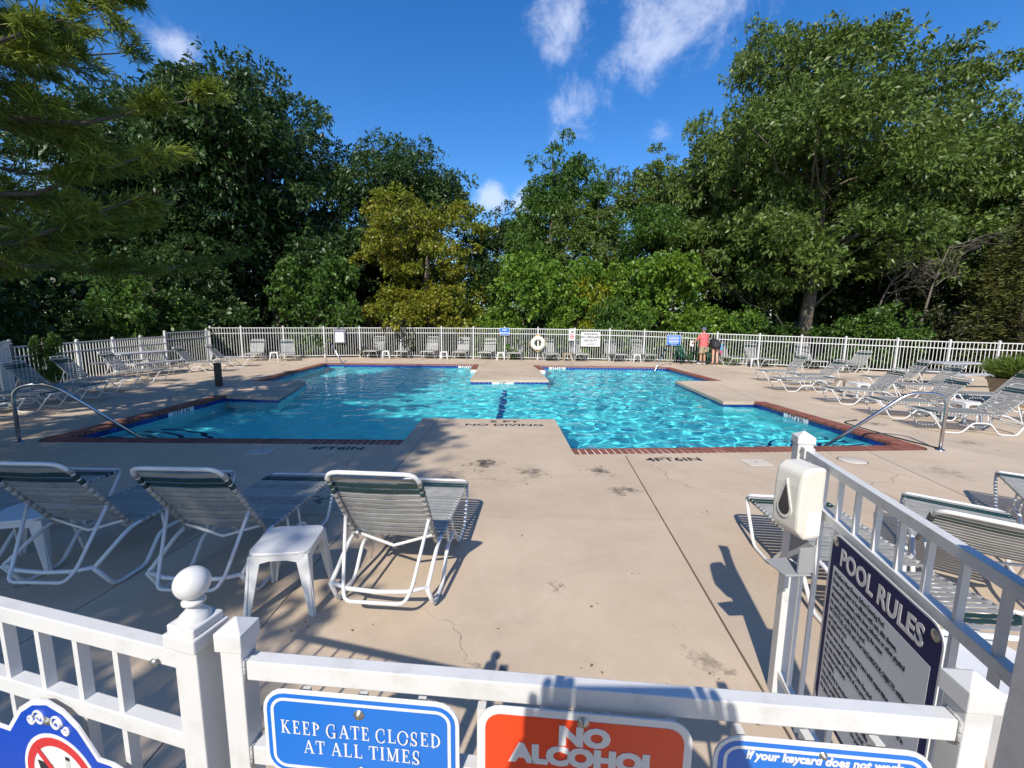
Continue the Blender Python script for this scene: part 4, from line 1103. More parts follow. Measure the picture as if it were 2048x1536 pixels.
def hand(P, E, pre, wrist, d, side, spread=.012):
    """palm and five fingers added to a skeleton; d = direction of the fingers, side = towards the thumb"""
    w = Vector(P[wrist][:3]); d = Vector(d).normalized(); s = Vector(side).normalized()
    palm = w + d * .07; P[pre + 'palm'] = (*palm, (.042, .022)); E.append((wrist, pre + 'palm'))
    for k, ln in enumerate((.075, .085, .08, .062)):
        a = palm + s * (.022 - .0155 * k) + d * .035; b = a + d * ln * .55 - s * .002 * k; c = b + (d * .8 + d.cross(s) * .35) * ln * .5
        P[pre + 'f%da' % k] = (*a, .0095); P[pre + 'f%db' % k] = (*b, .0085); P[pre + 'f%dc' % k] = (*c, .0075)
        E += [(pre + 'palm', pre + 'f%da' % k), (pre + 'f%da' % k, pre + 'f%db' % k), (pre + 'f%db' % k, pre + 'f%dc' % k)]
    a = w + d * .035 + s * .035; b = a + (d + s * .7).normalized() * .045
    P[pre + 'ta'] = (*a, .012); P[pre + 'tb'] = (*b, .009); E += [(pre + 'palm', pre + 'ta'), (pre + 'ta', pre + 'tb')]
def head_parts(root, c, r, hair_m, face_dir, skinm, cap=None):
    """eyes, nose, mouth, ears and hair on a head at c facing face_dir"""
    c = Vector(c); f = Vector(face_dir).normalized(); s = f.cross(Vector((0, 0, 1))).normalized(); u = Vector((0, 0, 1))
    for k in (-1, 1):
        p = c + f * r * .93 + s * k * r * .38 + u * r * .05
        MB().lathe([(0, r * .1), (r * .1, 0), (0, -r * .1)], tuple(p), 8).build('eye', M_BLACK, root)
        q = c + s * k * r * .97; MB().lathe([(0, r * .3), (r * .14, r * .1), (r * .12, -r * .12), (0, -r * .25)], tuple(q), 8).build('ear', skinm, root)
    p = c + f * r * 1.02 - u * r * .2; MB().lathe([(0, r * .3), (r * .1, 0), (r * .14, -r * .08), (0, -r * .14)], tuple(p), 8).build('nose', skinm, root)
    p = c + f * r * .93 - u * r * .55; MB().box(tuple(p), (r * .5, r * .1, r * .08), math.atan2(s.y, s.x)).build('mouth', M_RED, root)
    b = MB()
    vs = []; n1, n2 = 12, 7
    for i in range(n2 + 1):
        th = math.pi * .62 * i / n2
        for k in range(n1):
            a = 2 * math.pi * k / n1; dirv = f * (math.sin(th) * math.cos(a)) + s * (math.sin(th) * math.sin(a)) + u * math.cos(th)
            if math.cos(a) > .3 and th > math.pi * .36: dirv = dirv * .9
            vs.append(c + Vector((dirv.x, dirv.y, dirv.z * 1.15)) * r * 1.07 - f * r * .08)
    fs = [(i * n1 + k, i * n1 + (k + 1) % n1, (i + 1) * n1 + (k + 1) % n1, (i + 1) * n1 + k) for i in range(n2) for k in range(n1)]
    b.add(vs, fs, True).build('cap' if cap else 'hair', hair_m, root)
    if cap: MB().prism([(-r * .7, 0), (r * .7, 0), (r * .55, r * .8), (0, r * 1.0), (-r * .55, r * .8)], lambda p: tuple(c + s * p[0] + f * (r * .75 + p[1] * .8) + u * r * .5), lambda p: tuple(c + s * p[0] + f * (r * .75 + p[1] * .8) + u * r * .58)).build('cap_peak', hair_m, root)

def garment(name, shells, m, parent):
    """cloth as lofted shells; each shell is a list of rings (x, y, z, rx, ry, tilt) open at both ends"""
    b = MB(); n = 14
    for rings in shells:
        vs = []
        for i, (x, y, z, rx, ry, tilt) in enumerate(rings):
            for k in range(n):
                a = 2 * math.pi * k / n; w = 1 + .035 * math.sin(3 * a + i * 1.3)
                px, py = rx * w * math.cos(a), ry * w * math.sin(a)
                vs.append((x + px, y + py * math.cos(tilt), z + py * math.sin(tilt)))
        b.add(vs, [(i * n + k, i * n + (k + 1) % n, (i + 1) * n + (k + 1) % n, (i + 1) * n + k) for i in range(len(rings) - 1) for k in range(n)], True)
    return b.build(name, m, parent)
def sleeve(a, b, r0, r1):
    a, b = Vector(a), Vector(b); return [(*a.lerp(b, t), r0 + (r1 - r0) * t, (r0 + (r1 - r0) * t) * .95, 0) for t in (0, .35, .7, 1)]
# man in red shirt: back to the camera, half turned left, papers in his left hand
man = thing('person', 'person in a red shirt, khaki shorts and grey cap holding papers by the far fence', 'person', (9.12, 20.35, 0), R(14))
P = dict(pelvis=(0, 0, .95, .12), belly=(0, .0, 1.10, .12), chest=(0, .01, 1.32, (.15, .12)), neck0=(0, 0, 1.46, .075), neck=(-.01, .01, 1.52, .055), head0=(-.02, .03, 1.58, .075), head=(-.02, .03, 1.66, .098), top=(-.02, .02, 1.72, .07),
         lsh=(-.19, 0, 1.42, .065), lel=(-.30, .10, 1.16, .045), lwr=(-.42, .26, 1.02, .032), rsh=(.19, 0, 1.42, .065), rel=(.25, .10, 1.15, .045), rwr=(.16, .30, 1.08, .032),
         lh=(-.09, 0, .90, .10), lk=(-.10, .02, .50, .062), la=(-.12, -.01, .10, .045), lt=(-.16, .14, .05, .045), rh=(.09, 0, .90, .10), rk=(.10, .03, .50, .062), ra=(.11, 0, .10, .045), rt=(.12, .17, .05, .045))
E = [('pelvis', 'belly'), ('belly', 'chest'), ('chest', 'neck0'), ('neck0', 'neck'), ('neck', 'head0'), ('head0', 'head'), ('head', 'top'), ('chest', 'lsh'), ('lsh', 'lel'), ('lel', 'lwr'), ('chest', 'rsh'), ('rsh', 'rel'), ('rel', 'rwr'),
     ('pelvis', 'lh'), ('lh', 'lk'), ('lk', 'la'), ('la', 'lt'), ('pelvis', 'rh'), ('rh', 'rk'), ('rk', 'ra'), ('ra', 'rt')]
hand(P, E, 'l', 'lwr', (-.5, .6, -.4), (0, .3, .8)); hand(P, E, 'r', 'rwr', (-.4, .7, .1), (0, 0, 1))
skin('body', P, E, M_SKIN, man, 1)
M_SHIRT = mat('red_shirt', (.62, .13, .13), .8, var=.08, bump=.3, bscale=20); M_KHAKI = mat('khaki_shorts', (.36, .28, .18), .85, var=.08); M_GREYCAP = mat('grey_cap', (.10, .12, .16), .8); M_SHOE = mat('trainer', (.55, .55, .56), .6); M_SOCK = mat('dark_sock', (.05, .05, .07), .9)
garment('shirt', [[(0, 0, .86, .21, .165, 0), (0, 0, .98, .205, .16, 0), (0, 0, 1.12, .20, .155, 0), (0, .005, 1.28, .21, .155, 0), (0, .01, 1.38, .215, .14, 0), (0, .01, 1.45, .16, .11, 0), (0, .01, 1.49, .08, .08, 0)], sleeve((-.17, 0, 1.42), (-.285, .08, 1.20), .09, .085), sleeve((.17, 0, 1.42), (.24, .07, 1.20), .09, .085)], M_SHIRT, man)
garment('shorts', [[(0, 0, .97, .185, .15, 0), (0, 0, .88, .195, .155, 0), (0, 0, .80, .195, .15, 0)], [(-.095, 0, .86, .10, .14, 0), (-.10, 0, .74, .105, .125, 0), (-.105, .01, .55, .112, .115, 0)], [(.095, 0, .86, .10, .14, 0), (.10, 0, .74, .105, .125, 0), (.105, .015, .55, .112, .115, 0)]], M_KHAKI, man)
for a, b_ in (((-.12, -.05, .05), (-.17, .19, .04)), ((.11, -.05, .05), (.125, .21, .04))):
    skin('shoe', dict(a=(*a, .055), m=((a[0] + b_[0]) / 2, (a[1] + b_[1]) / 2, .05, .055), b=(*b_, .045)), [('a', 'm'), ('m', 'b')], M_SHOE, man)
for x in (-.12, .11): MB().tube([(x, -.005, .09), (x, -.002, .17)], .052, 8).build('sock', M_SOCK, man)
head_parts(man, (-.02, .025, 1.665), .10, M_GREYCAP, (-.6, .8, 0), M_SKIN, True)
pp = thing('paper', 'white sheet with a dark picture held by the man in red', 'paper', (8.62, 20.50, 1.02), R(14))
MB().prism([(-.11, -.14), (.10, -.17), (.13, .08), (-.07, .13)], lambda p: (p[0], 0, p[1]), lambda p: (p[0], .004, p[1])).build('sheet', M_SIGNW, pp)
plate('picture', [(-.02, -.05), (.06, -.06), (.07, .04), (-.01, .05)], mat('picture_ink', (.1, .09, .08), .6), pp, -.001, -.0005)

# woman in a black swimsuit, bending forward with her back to the camera
wo_ = thing('person', 'person in a black swimsuit bending forward beside the man in red', 'person', (9.68, 20.3, 0), R(5))
P = dict(pelvis=(0, .03, .93, .075), belly=(.02, .17, 1.03, .085), chest=(.05, .38, 1.08, (.15, .12)), neck0=(.07, .52, 1.06, .06), neck=(.08, .58, 1.04, .05), head0=(.09, .64, 1.0, .07), head=(.09, .68, .95, .095), top=(.09, .70, .89, .07),
         lsh=(-.13, .42, 1.05, .055), lel=(-.16, .52, .82, .04), lwr=(-.08, .62, .66, .03), rsh=(.22, .40, 1.05, .055), rel=(.26, .42, .82, .04), rwr=(.26, .40, .66, .03),
         lh=(-.095, .02, .84, .085), lk=(-.09, .03, .47, .06), la=(-.10, -.02, .09, .042), lt=(-.12, .13, .04, .04), rh=(.095, .02, .84, .085), rk=(.10, .02, .47, .06), ra=(.11, -.03, .09, .042), rt=(.12, .12, .04, .04))
E = [('pelvis', 'belly'), ('belly', 'chest'), ('chest', 'neck0'), ('neck0', 'neck'), ('neck', 'head0'), ('head0', 'head'), ('head', 'top'), ('chest', 'lsh'), ('lsh', 'lel'), ('lel', 'lwr'), ('chest', 'rsh'), ('rsh', 'rel'), ('rel', 'rwr'),
     ('pelvis', 'lh'), ('lh', 'lk'), ('lk', 'la'), ('la', 'lt'), ('pelvis', 'rh'), ('rh', 'rk'), ('rk', 'ra'), ('ra', 'rt')]
hand(P, E, 'l', 'lwr', (.1, .3, -.9), (0, .8, .2)); hand(P, E, 'r', 'rwr', (0, .2, -.9), (0, .8, .2))
skin('body', P, E, M_SKIN2, wo_, 1)
garment('swimsuit', [[(0, -.03, .755, .12, .13, 0), (0, -.035, .82, .215, .19, -.1), (0, -.03, .90, .222, .20, -.3), (.01, .03, .99, .215, .195, -.6), (.02, .13, 1.06, .20, .18, -1.0), (.035, .26, 1.10, .19, .165, -1.35), (.045, .40, 1.09, .175, .15, -1.5)]], mat('black_swimsuit', (.018, .018, .022), .7), wo_)
head_parts(wo_, (.09, .67, .95), .10, mat('dark_hair', (.04, .03, .025), .7), (0, .5, -.6), M_SKIN2)
tw = thing('towel', 'blue and pink towel hanging beside the bending person', 'towel', (9.98, 20.25, 0), .1)
rg = random.Random(3)
for nm, col, z0, z1, w in (('blue_half', (.16, .42, .62), .68, .98, .09), ('pink_half', (.55, .08, .2), .52, .70, .06)):
    b = MB(); n = 8
    vs = []
    for i in range(n + 1):
        for k in range(10):
            a = 2 * math.pi * k / 10; z = z0 + (z1 - z0) * i / n; r_ = w * (.55 + .45 * math.sin(math.pi * (i + 1) / (n + 2))) * (1 + .22 * math.sin(3 * a + i))
            vs.append((r_ * math.cos(a), r_ * .6 * math.sin(a) + .12, z))
    b.add(vs, [(i * 10 + k, i * 10 + (k + 1) % 10, (i + 1) * 10 + (k + 1) % 10, (i + 1) * 10 + k) for i in range(n) for k in range(10)] + [tuple(range(10)), tuple(range(n * 10, n * 10 + 10))], True).build(nm, mat('towel_' + nm, col, .9), tw)

# the photographer, present in the picture through the shadow on the gate
ph = thing('person', 'person behind the gate holding up a phone, shown by the shadow on the gate', 'person', (-.03, -.21, 0), 0); ph.scale = (1.05, 1.05, 1.05)
P = dict(pelvis=(0, 0, .95, .15), belly=(0, 0, 1.10, .15), chest=(0, .0, 1.34, (.18, .13)), neck0=(0, .01, 1.48, .075), neck=(0, .02, 1.53, .055), head0=(0, .04, 1.59, .075), head=(0, .05, 1.66, .098), top=(0, .04, 1.72, .07),
         lsh=(-.20, .02, 1.42, .062), lel=(-.34, .08, 1.32, .058), lwr=(-.13, .12, 1.58, .042), rsh=(.20, .02, 1.42, .062), rel=(.40, .08, 1.32, .058), rwr=(.17, .12, 1.58, .042),
         lh=(-.09, 0, .90, .10), lk=(-.10, .02, .50, .065), la=(-.11, -.02, .08, .045), lt=(-.13, .14, .05, .045), rh=(.09, 0, .90, .10), rk=(.10, .02, .50, .065), ra=(.11, -.02, .08, .045), rt=(.13, .14, .05, .045))
E = [('pelvis', 'belly'), ('belly', 'chest'), ('chest', 'neck0'), ('neck0', 'neck'), ('neck', 'head0'), ('head0', 'head'), ('head', 'top'), ('chest', 'lsh'), ('lsh', 'lel'), ('lel', 'lwr'), ('chest', 'rsh'), ('rsh', 'rel'), ('rel', 'rwr'),
     ('pelvis', 'lh'), ('lh', 'lk'), ('lk', 'la'), ('la', 'lt'), ('pelvis', 'rh'), ('rh', 'rk'), ('rk', 'ra'), ('ra', 'rt')]
hand(P, E, 'l', 'lwr', (.25, .15, .9), (.9, .1, .1)); hand(P, E, 'r', 'rwr', (-.25, .15, .9), (-.9, .1, .1))
skin('body', P, E, M_SKIN, ph, 1)
M_PSH = mat('navy_shirt', (.04, .05, .09), .85)
garment('shirt', [[(0, 0, .86, .21, .165, 0), (0, 0, 1.0, .205, .16, 0), (0, 0, 1.25, .21, .155, 0), (0, .01, 1.38, .22, .14, 0), (0, .01, 1.46, .15, .11, 0), (0, .015, 1.50, .08, .08, 0)], sleeve((-.17, .01, 1.42), (-.32, .06, 1.36), .085, .075), sleeve((.17, .01, 1.42), (.35, .06, 1.36), .085, .075)], M_PSH, ph)
garment('trousers', [[(0, 0, .97, .185, .15, 0), (0, 0, .88, .19, .15, 0), (0, 0, .80, .19, .15, 0)], [(-.095, 0, .86, .10, .13, 0), (-.10, .01, .5, .09, .095, 0), (-.11, -.01, .06, .08, .09, 0)], [(.095, 0, .86, .10, .13, 0), (.10, .01, .5, .09, .095, 0), (.11, -.01, .06, .08, .09, 0)]], M_DARK, ph)
head_parts(ph, (0, .055, 1.665), .10, M_DARK, (0, 1, .1), M_SKIN)
phn = thing('phone', 'phone held up at arm height by the person behind the gate', 'phone', (0, -.04, 1.775))
MB().box((0, 0, 0), (.175, .009, .085)).build('case', M_BLACK, phn, .003)
MB().box((0, -.0052, 0), (.165, .001, .078)).build('screen', mat('phone_screen', (.02, .02, .025), .1), phn)
# ------------------------------------------------------------------ trees
M_BARK = mat('bark', (.10, .085, .065), .9, var=.35, vscale=7, bump=.8, bscale=25)
M_BARKL = mat('pale_bark', (.13, .115, .09), .9, var=.35, vscale=5, bump=.8, bscale=20)
L_OAK = leaf_mat('oak_leaf', (.068, .130, .022), (.15, .20, .04), .45, .30)
L_DARK = leaf_mat('dark_leaf', (.034, .075, .020), (.06, .11, .026), .45, .28)  # green darkened to put the shade on the left-hand trees into the leaf colour
L_MID = leaf_mat('mid_leaf', (.05, .12, .02), (.10, .18, .028), .5, .32)
L_LIGHT = leaf_mat('light_leaf', (.07, .165, .022), (.19, .30, .03), .5, .38)
L_GOLD = leaf_mat('gold_leaf', (.12, .20, .02), (.31, .25, .025), .34, .38, .55)
L_LIME = leaf_mat('lime_leaf', (.18, .26, .02), (.36, .36, .03), .6, .4)
L_PINE = leaf_mat('pine_needle', (.07, .13, .02), (.24, .29, .036), .7, .35, .8)
L_CEDAR = leaf_mat('cedar_needle', (.06, .085, .02), (.14, .14, .035), .6, .25, .8)
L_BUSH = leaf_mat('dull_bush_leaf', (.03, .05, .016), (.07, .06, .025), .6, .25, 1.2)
L_GRASS = leaf_mat('grass_blade', (.10, .17, .03), (.22, .27, .05), .4, .4)

def unit(a): return a / np.maximum(np.linalg.norm(a, axis=-1, keepdims=True), 1e-9)
def leaves_to_mesh(name, base, dirs, length, width, m, rng, droop=.12):
    n = len(base)
    side = unit(np.cross(dirs, rng.normal(size=(n, 3))))
    nor = unit(np.cross(side, dirs)); nor *= np.where(nor[:, 2:3] < 0, -1, 1)
    L_ = length[:, None]; W_ = width[:, None] * .5
    dz = np.zeros((n, 3)); dz[:, 2] = -droop * length
    fold = nor * (W_ * .35)
    v = np.stack([base, base + dirs * L_ * .5 + side * W_ + fold + dz * .2, base + dirs * L_ + dz, base + dirs * L_ * .5 - side * W_ + fold + dz * .2], 1).reshape(-1, 3).astype(np.float32)
    idx = np.arange(4 * n, dtype=np.int32)
    me = bpy.data.meshes.new(name); me.vertices.add(4 * n); me.vertices.foreach_set('co', v.ravel())
    me.loops.add(4 * n); me.loops.foreach_set('vertex_index', idx)
    me.polygons.add(n); me.polygons.foreach_set('loop_start', np.arange(0, 4 * n, 4, dtype=np.int32))
    me.update(calc_edges=True); me.materials.append(m); return me

def crown_points(lobes, n_bough, tufts, leaves, rng, rb=(.55, 1.15), leaf=.2, aspect=.42, shell=.6, droop_dir=.30, flat=.62):
    """lobes: ellipsoids (cx, cy, cz, rx, ry, rz); returns bough centres and leaf arrays"""
    vol = np.array([l[3] * l[4] * l[5] for l in lobes]) ** .75; pick = rng.choice(len(lobes), n_bough, p=vol / vol.sum())
    Lb = np.array(lobes)[pick]
    d = unit(rng.normal(size=(n_bough, 3))); d[:, 2] = np.where(rng.random(n_bough) < .25, d[:, 2], np.abs(d[:, 2]) * .9 + d[:, 2] * .1)
    d = unit(d); rr = shell + (1 - shell) * rng.random(n_bough) ** .6
    bc = Lb[:, :3] + d * rr[:, None] * Lb[:, 3:]
    br = rng.uniform(*rb, n_bough)
    nt_ = n_bough * tufts
    bi = np.repeat(np.arange(n_bough), tufts)
    td = unit(rng.normal(size=(nt_, 3)) + np.array([0, 0, .25]) + d[bi] * .55)
    tp = bc[bi] + td * (br[bi] * rng.uniform(.35, 1.05, nt_) ** .7)[:, None] * np.array([1, 1, flat])
    ax = unit(td * .8 + d[bi] * .5 + rng.normal(size=(nt_, 3)) * .25)
    n = nt_ * leaves; ti = np.repeat(np.arange(nt_), leaves)
    dirs = unit(ax[ti] * .75 + rng.normal(size=(n, 3)) * .62 + np.array([0, 0, -droop_dir]))
    base = tp[ti] + dirs * (leaf * .12) + rng.normal(size=(n, 3)) * .05
    ln = leaf * rng.uniform(.5, 1.45, n)
    return bc, br, base, dirs, ln, ln * aspect

def limbs(mb, bc, trunk_pts, trunk_r, rng, count, r0=.09, n=6):
    tp = [Vector(p) for p in trunk_pts]
    idx = rng.permutation(len(bc))[:count]
    for i in idx:
        e = Vector(bc[i])
        # leave the trunk somewhat below the bough
        best = None
        for a, b in zip(tp, tp[1:]):
            for t_ in (0, .25, .5, .75, 1):
                q = a.lerp(b, t_); hz_ = math.hypot(e.x - q.x, e.y - q.y)
                sc = abs((e.z - q.z) - hz_ * .65)
                if best is None or sc < best[0]: best = (sc, q)
        q = best[1]; mid = q.lerp(e, .5) + Vector(rng.normal(size=3) * .25) + Vector((0, 0, -.12 * (e - q).length * .5))
        r_ = r0 * min(1.6, .5 + (e - q).length * .12)
        mb.tube([q, q.lerp(mid, .5) + Vector(rng.normal(size=3) * .08), mid, mid.lerp(e, .55) + Vector(rng.normal(size=3) * .1), e], [r_, r_ * .8, r_ * .62, r_ * .4, r_ * .16], n)

PROTOT = {}
def tree_proto(key, seed, lobes, n_bough, tufts, leaves, leafm, trunk, tr, bark=M_BARK, nlimb=26, **kw):
    rng = np.random.default_rng(seed)
    bc, br, base, dirs, ln, wd = crown_points(lobes, n_bough, tufts, leaves, rng, **kw)
    cm_ = leaves_to_mesh('crown', base, dirs, ln, wd, leafm, rng)
    mb = MB().tube(trunk, tr, 9); limbs(mb, bc, trunk, tr, rng, nlimb, r0=max(.02, tr[0] * .2))
    PROTOT[key] = (cm_, mb.mesh('trunk', bark))
def tree(key, name, label, x, y, z=0.0, sx=1.0, sz=1.0, rz=0.0, cat='tree', group='trees beyond the fence', leafm=None, tilt=(0, 0)):
    cm_, tm = PROTOT[key]
    t_ = thing(name, label, cat, (x, y, z), rz, group); t_.scale = (sx, sx, sz); t_.rotation_euler = (tilt[0], tilt[1], rz)
    if leafm is not None:
        k = (cm_.name, leafm.name)
        if k not in PROTOT:
            c2 = cm_.copy(); c2.materials.clear(); c2.materials.append(leafm); PROTOT[k] = c2
        cm_ = PROTOT[k]
    obj('trunk', tm, t_); obj('crown', cm_, t_); return t_

# prototypes are about 10 m tall with the base at the origin
def lobed(seed, cx, cy, zc, rx, rz_, n, spread=.62, r=(.34, .5)):
    rg = np.random.default_rng(seed); out = [(cx, cy, zc, rx * .6, rx * .6, rz_ * .65)]
    for k in range(n):
        d = unit(rg.normal(size=3)); q = rg.uniform(*r)
        out.append((cx + d[0] * rx * spread, cy + d[1] * rx * spread, zc + d[2] * rz_ * spread, rx * q, rx * q, rz_ * q))
    return out
tree_proto('oak_a', 11, lobed(1, 0, 0, 6.3, 3.6, 3.7, 13) + [(2.3, -1.2, 3.7, 1.2, 1.2, .9), (-2.2, -.6, 3.5, 1.3, 1.2, .9), (.2, -2.2, 3.9, 1.2, 1.1, .9), (.8, 2, 3.6, 1.2, 1.2, .9), (1.2, -2.4, 2.9, .8, .8, .5)], 340, 27, 6, L_OAK, [(0, 0, -1.9), (.1, 0, 1.5), (.25, .1, 4), (.2, 0, 6.5), (.1, .1, 8.6)], [.26, .21, .16, .10, .04], nlimb=60, rb=(.5, 1.0), leaf=.18, aspect=.40, flat=.5)
tree_proto('oak_c', 19, lobed(3, 0, 0, 6.3, 3.6, 3.8, 20, .80, (.22, .38)) + [(2.3, -1.2, 3.7, 1.2, 1.2, .9), (-2.2, -.6, 3.5, 1.3, 1.2, .9), (.2, -2.2, 3.9, 1.2, 1.1, .9), (.8, 2, 3.6, 1.2, 1.2, .9), (1.2, -2.4, 2.9, .8, .8, .5)], 350, 26, 10, L_OAK, [(0, 0, -1.9), (.1, 0, 1.5), (.25, .1, 4), (.2, 0, 6.5), (.1, .1, 8.6)], [.26, .21, .16, .10, .04], nlimb=60, rb=(.5, 1.0), leaf=.14, aspect=.40, flat=.5)
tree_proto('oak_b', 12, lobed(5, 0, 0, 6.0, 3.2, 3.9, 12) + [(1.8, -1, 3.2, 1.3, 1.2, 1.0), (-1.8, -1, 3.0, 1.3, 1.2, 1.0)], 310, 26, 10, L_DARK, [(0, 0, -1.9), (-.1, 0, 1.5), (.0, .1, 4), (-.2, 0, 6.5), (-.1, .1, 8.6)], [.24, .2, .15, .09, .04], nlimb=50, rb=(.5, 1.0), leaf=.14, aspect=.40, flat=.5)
tree_proto('tall', 13, lobed(9, 0, 0, 6.3, 2.2, 3.9, 12, .7), 230, 20, 8, L_MID, [(0, 0, -1.9), (.1, 0, 2), (.0, .1, 5), (.1, 0, 7.5), (0, 0, 9.3)], [.2, .16, .12, .07, .03], nlimb=34, rb=(.32, .72), leaf=.15)
tree_proto('thin', 14, [(0, 0, 8.6, .6, .6, 1.3), (.2, 0, 7.2, .9, .9, .8), (-.3, .1, 5.6, 1.0, 1.0, .9), (.3, 0, 4.3, 1.1, 1.1, .8)], 46, 12, 6, L_DARK, [(0, 0, -1.9), (.05, 0, 3), (0, .05, 6), (.05, 0, 9.6)], [.11, .09, .06, .02], nlimb=26, rb=(.25, .5), leaf=.17)
tree_proto('bushy', 15, lobed(21, 0, 0, 4.6, 3.4, 4.5, 16, .72) + [(0, 0, 1.6, 3.2, 3.0, 1.9)], 420, 17, 7, L_GOLD, [(0, 0, -1.9), (.1, 0, 1.2), (-.1, .1, 4), (.1, 0, 7.5)], [.26, .22, .15, .04], nlimb=40, rb=(.35, .75), leaf=.15, aspect=.62, shell=.7)
tree_proto('shrub_a', 16, lobed(31, 0, 0, 1.7, 1.5, 1.7, 14, .82, (.22, .42)), 120, 14, 7, L_LIGHT, [(0, 0, -1.9), (0, 0, .3), (.1, 0, 1.6)], [.07, .06, .02], nlimb=20, rb=(.25, .5), leaf=.125, aspect=.65)
tree_proto('shrub_b', 17, lobed(37, 0, 0, 1.5, 1.9, 1.5, 15, .82, (.22, .42)), 130, 14, 7, L_MID, [(0, 0, -1.9), (0, 0, .3), (-.1, 0, 1.5)], [.07, .06, .02], nlimb=20, rb=(.25, .5), leaf=.13, aspect=.55)

TG2 = 'trees beyond the fence'
# x, y, base z, width scale, height scale
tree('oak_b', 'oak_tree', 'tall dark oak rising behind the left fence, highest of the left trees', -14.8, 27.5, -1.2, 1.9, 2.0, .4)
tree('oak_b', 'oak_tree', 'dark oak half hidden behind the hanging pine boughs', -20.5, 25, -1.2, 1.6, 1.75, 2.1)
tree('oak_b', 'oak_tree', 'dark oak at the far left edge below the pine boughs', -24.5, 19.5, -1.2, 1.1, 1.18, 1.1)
tree('oak_b', 'oak_tree', 'blue-green oak rising behind the golden tree', -8.6, 31.5, -1.0, 1.6, 1.75, 3.6)
tree('bushy', 'golden_tree', 'golden-leaved tree turning colour behind the rules board', -5.0, 25.6, -.6, 1.08, 1.13, .2)
tree('tall', 'tree', 'tall green tree right of the blue gap in the tree line', 2.6, 31, -1.0, 1.4, 1.53, .3)
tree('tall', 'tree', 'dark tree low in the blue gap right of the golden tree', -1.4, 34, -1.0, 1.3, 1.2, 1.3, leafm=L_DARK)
tree('thin', 'thin_tree', 'thin spindly tree poking above the centre-right tree line', 7.6, 33, -1.0, 1.1, 1.5, .3)
tree('tall', 'tree', 'green tree with drooping foliage behind the no lifeguard sign', 5.6, 29.5, -1.0, 1.25, 1.22, 2.0, leafm=L_OAK)
tree('tall', 'tree', 'tall tree left of the great oak, behind the couple', 11.2, 32, -1.0, 1.5, 1.52, 4.0, leafm=L_OAK)
tree('tall', 'tree', 'mid-height tree hung with light vines behind the blue notice', 8.4, 27, -1.0, 1.2, 1.05, 5.0, leafm=L_MID)
tree('oak_c', 'oak_tree', 'great oak with a leaning trunk right of the couple, tallest tree', 15.7, 23.4, -.8, 1.62, 1.61, 5.2)
tree('oak_c', 'oak_tree', 'oak forming the steep left shoulder of the great oak crown', 14.2, 25.8, -1.0, 1.2, 1.78, 1.3)
tree('oak_c', 'oak_tree', 'tall oak filling the upper right corner', 23.4, 25.5, -1.0, 1.5, 1.66, 2.6)
tree('oak_b', 'oak_tree', 'dark tree in the gap behind the great oak trunk', 16.2, 31, -1.0, 1.5, 1.5, 1.0)
tree('oak_b', 'oak_tree', 'shadowed tree between the two right-hand oaks', 21.0, 29.5, -1.0, 1.4, 1.3, .2)
tree('oak_b', 'oak_tree', 'dark tree behind the far-right loungers and planter', 27.2, 23, -1.0, 1.4, 1.62, 4.2)
tree('oak_b', 'oak_tree', 'dark low-branched tree behind the left fence corner', -12.6, 33, -1.0, 1.2, 1.1, 2.9)
tree('oak_b', 'oak_tree', 'dark tree behind the oaks at far left', -26, 29, -1.0, 1.5, 1.5, 5.0)
SG = 'shrubs behind the fences'
def shrub(key, label, x, y, sx, sz, rz, lm): tree(key, 'shrub', label, x, y, -.5, sx, sz, rz, 'shrub', SG, lm)
shrub('shrub_a', 'green bush left of the golden tree', -10.6, 23.8, 1.35, 1.65, .5, L_MID)
shrub('shrub_a', 'bright green bush right of the golden tree, above the no diving sign', .6, 24.4, 1.7, 1.75, 1.5, L_LIGHT)
shrub('shrub_b', 'bright bush directly behind the life ring', 2.9, 24.7, 1.1, 1.1, 2.5, L_LIGHT)
shrub('shrub_a', 'yellow-lime bush above the no lifeguard sign', 4.5, 25.2, .85, 1.45, 3.5, L_LIME)
shrub('shrub_a', 'tall bright viny bush left of the couple', 8.9, 24.2, 1.45, 1.75, 4.5, L_LIGHT)
shrub('shrub_b', 'bright low bush behind the couple', 10.9, 23.4, 1.1, 1.3, .9, L_LIGHT)
shrub('shrub_b', 'green bush between the no lifeguard sign and the blue notice', 6.5, 24.6, 1.1, 1.5, 5.5, L_MID)
shrub('shrub_b', 'bright leafy thicket filling the fence line left of the life ring', -1.2, 24.9, 1.1, 1.15, 3.3, L_LIGHT)
shrub('shrub_a', 'bright tall bush between the life ring bush and the lime bush', 3.3, 25.4, 1.35, 1.7, .7, L_LIGHT)
shrub('shrub_a', 'vine-covered bush right behind the white no lifeguard sign', 6.9, 25.6, 1.3, 1.75, 1.7, L_LIGHT)
shrub('shrub_b', 'sparse bush at the foot of the great oak', 13.2, 22.8, 1.0, 1.0, 1.9, L_MID)
shrub('shrub_b', 'dark bush behind the right fence past the great oak', 17.0, 20.6, 1.1, 1.15, 2.9, L_MID)
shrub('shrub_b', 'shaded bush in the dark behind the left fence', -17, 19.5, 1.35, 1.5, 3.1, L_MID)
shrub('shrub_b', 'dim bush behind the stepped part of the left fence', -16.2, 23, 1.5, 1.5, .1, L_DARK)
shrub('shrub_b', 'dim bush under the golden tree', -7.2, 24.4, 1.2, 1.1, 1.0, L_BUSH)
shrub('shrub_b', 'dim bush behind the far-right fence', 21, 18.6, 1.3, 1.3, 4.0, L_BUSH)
shrub('shrub_a', 'dark bush at the far left behind the ball finials', -19, 14.5, 1.2, 1.4, 2.2, L_DARK)
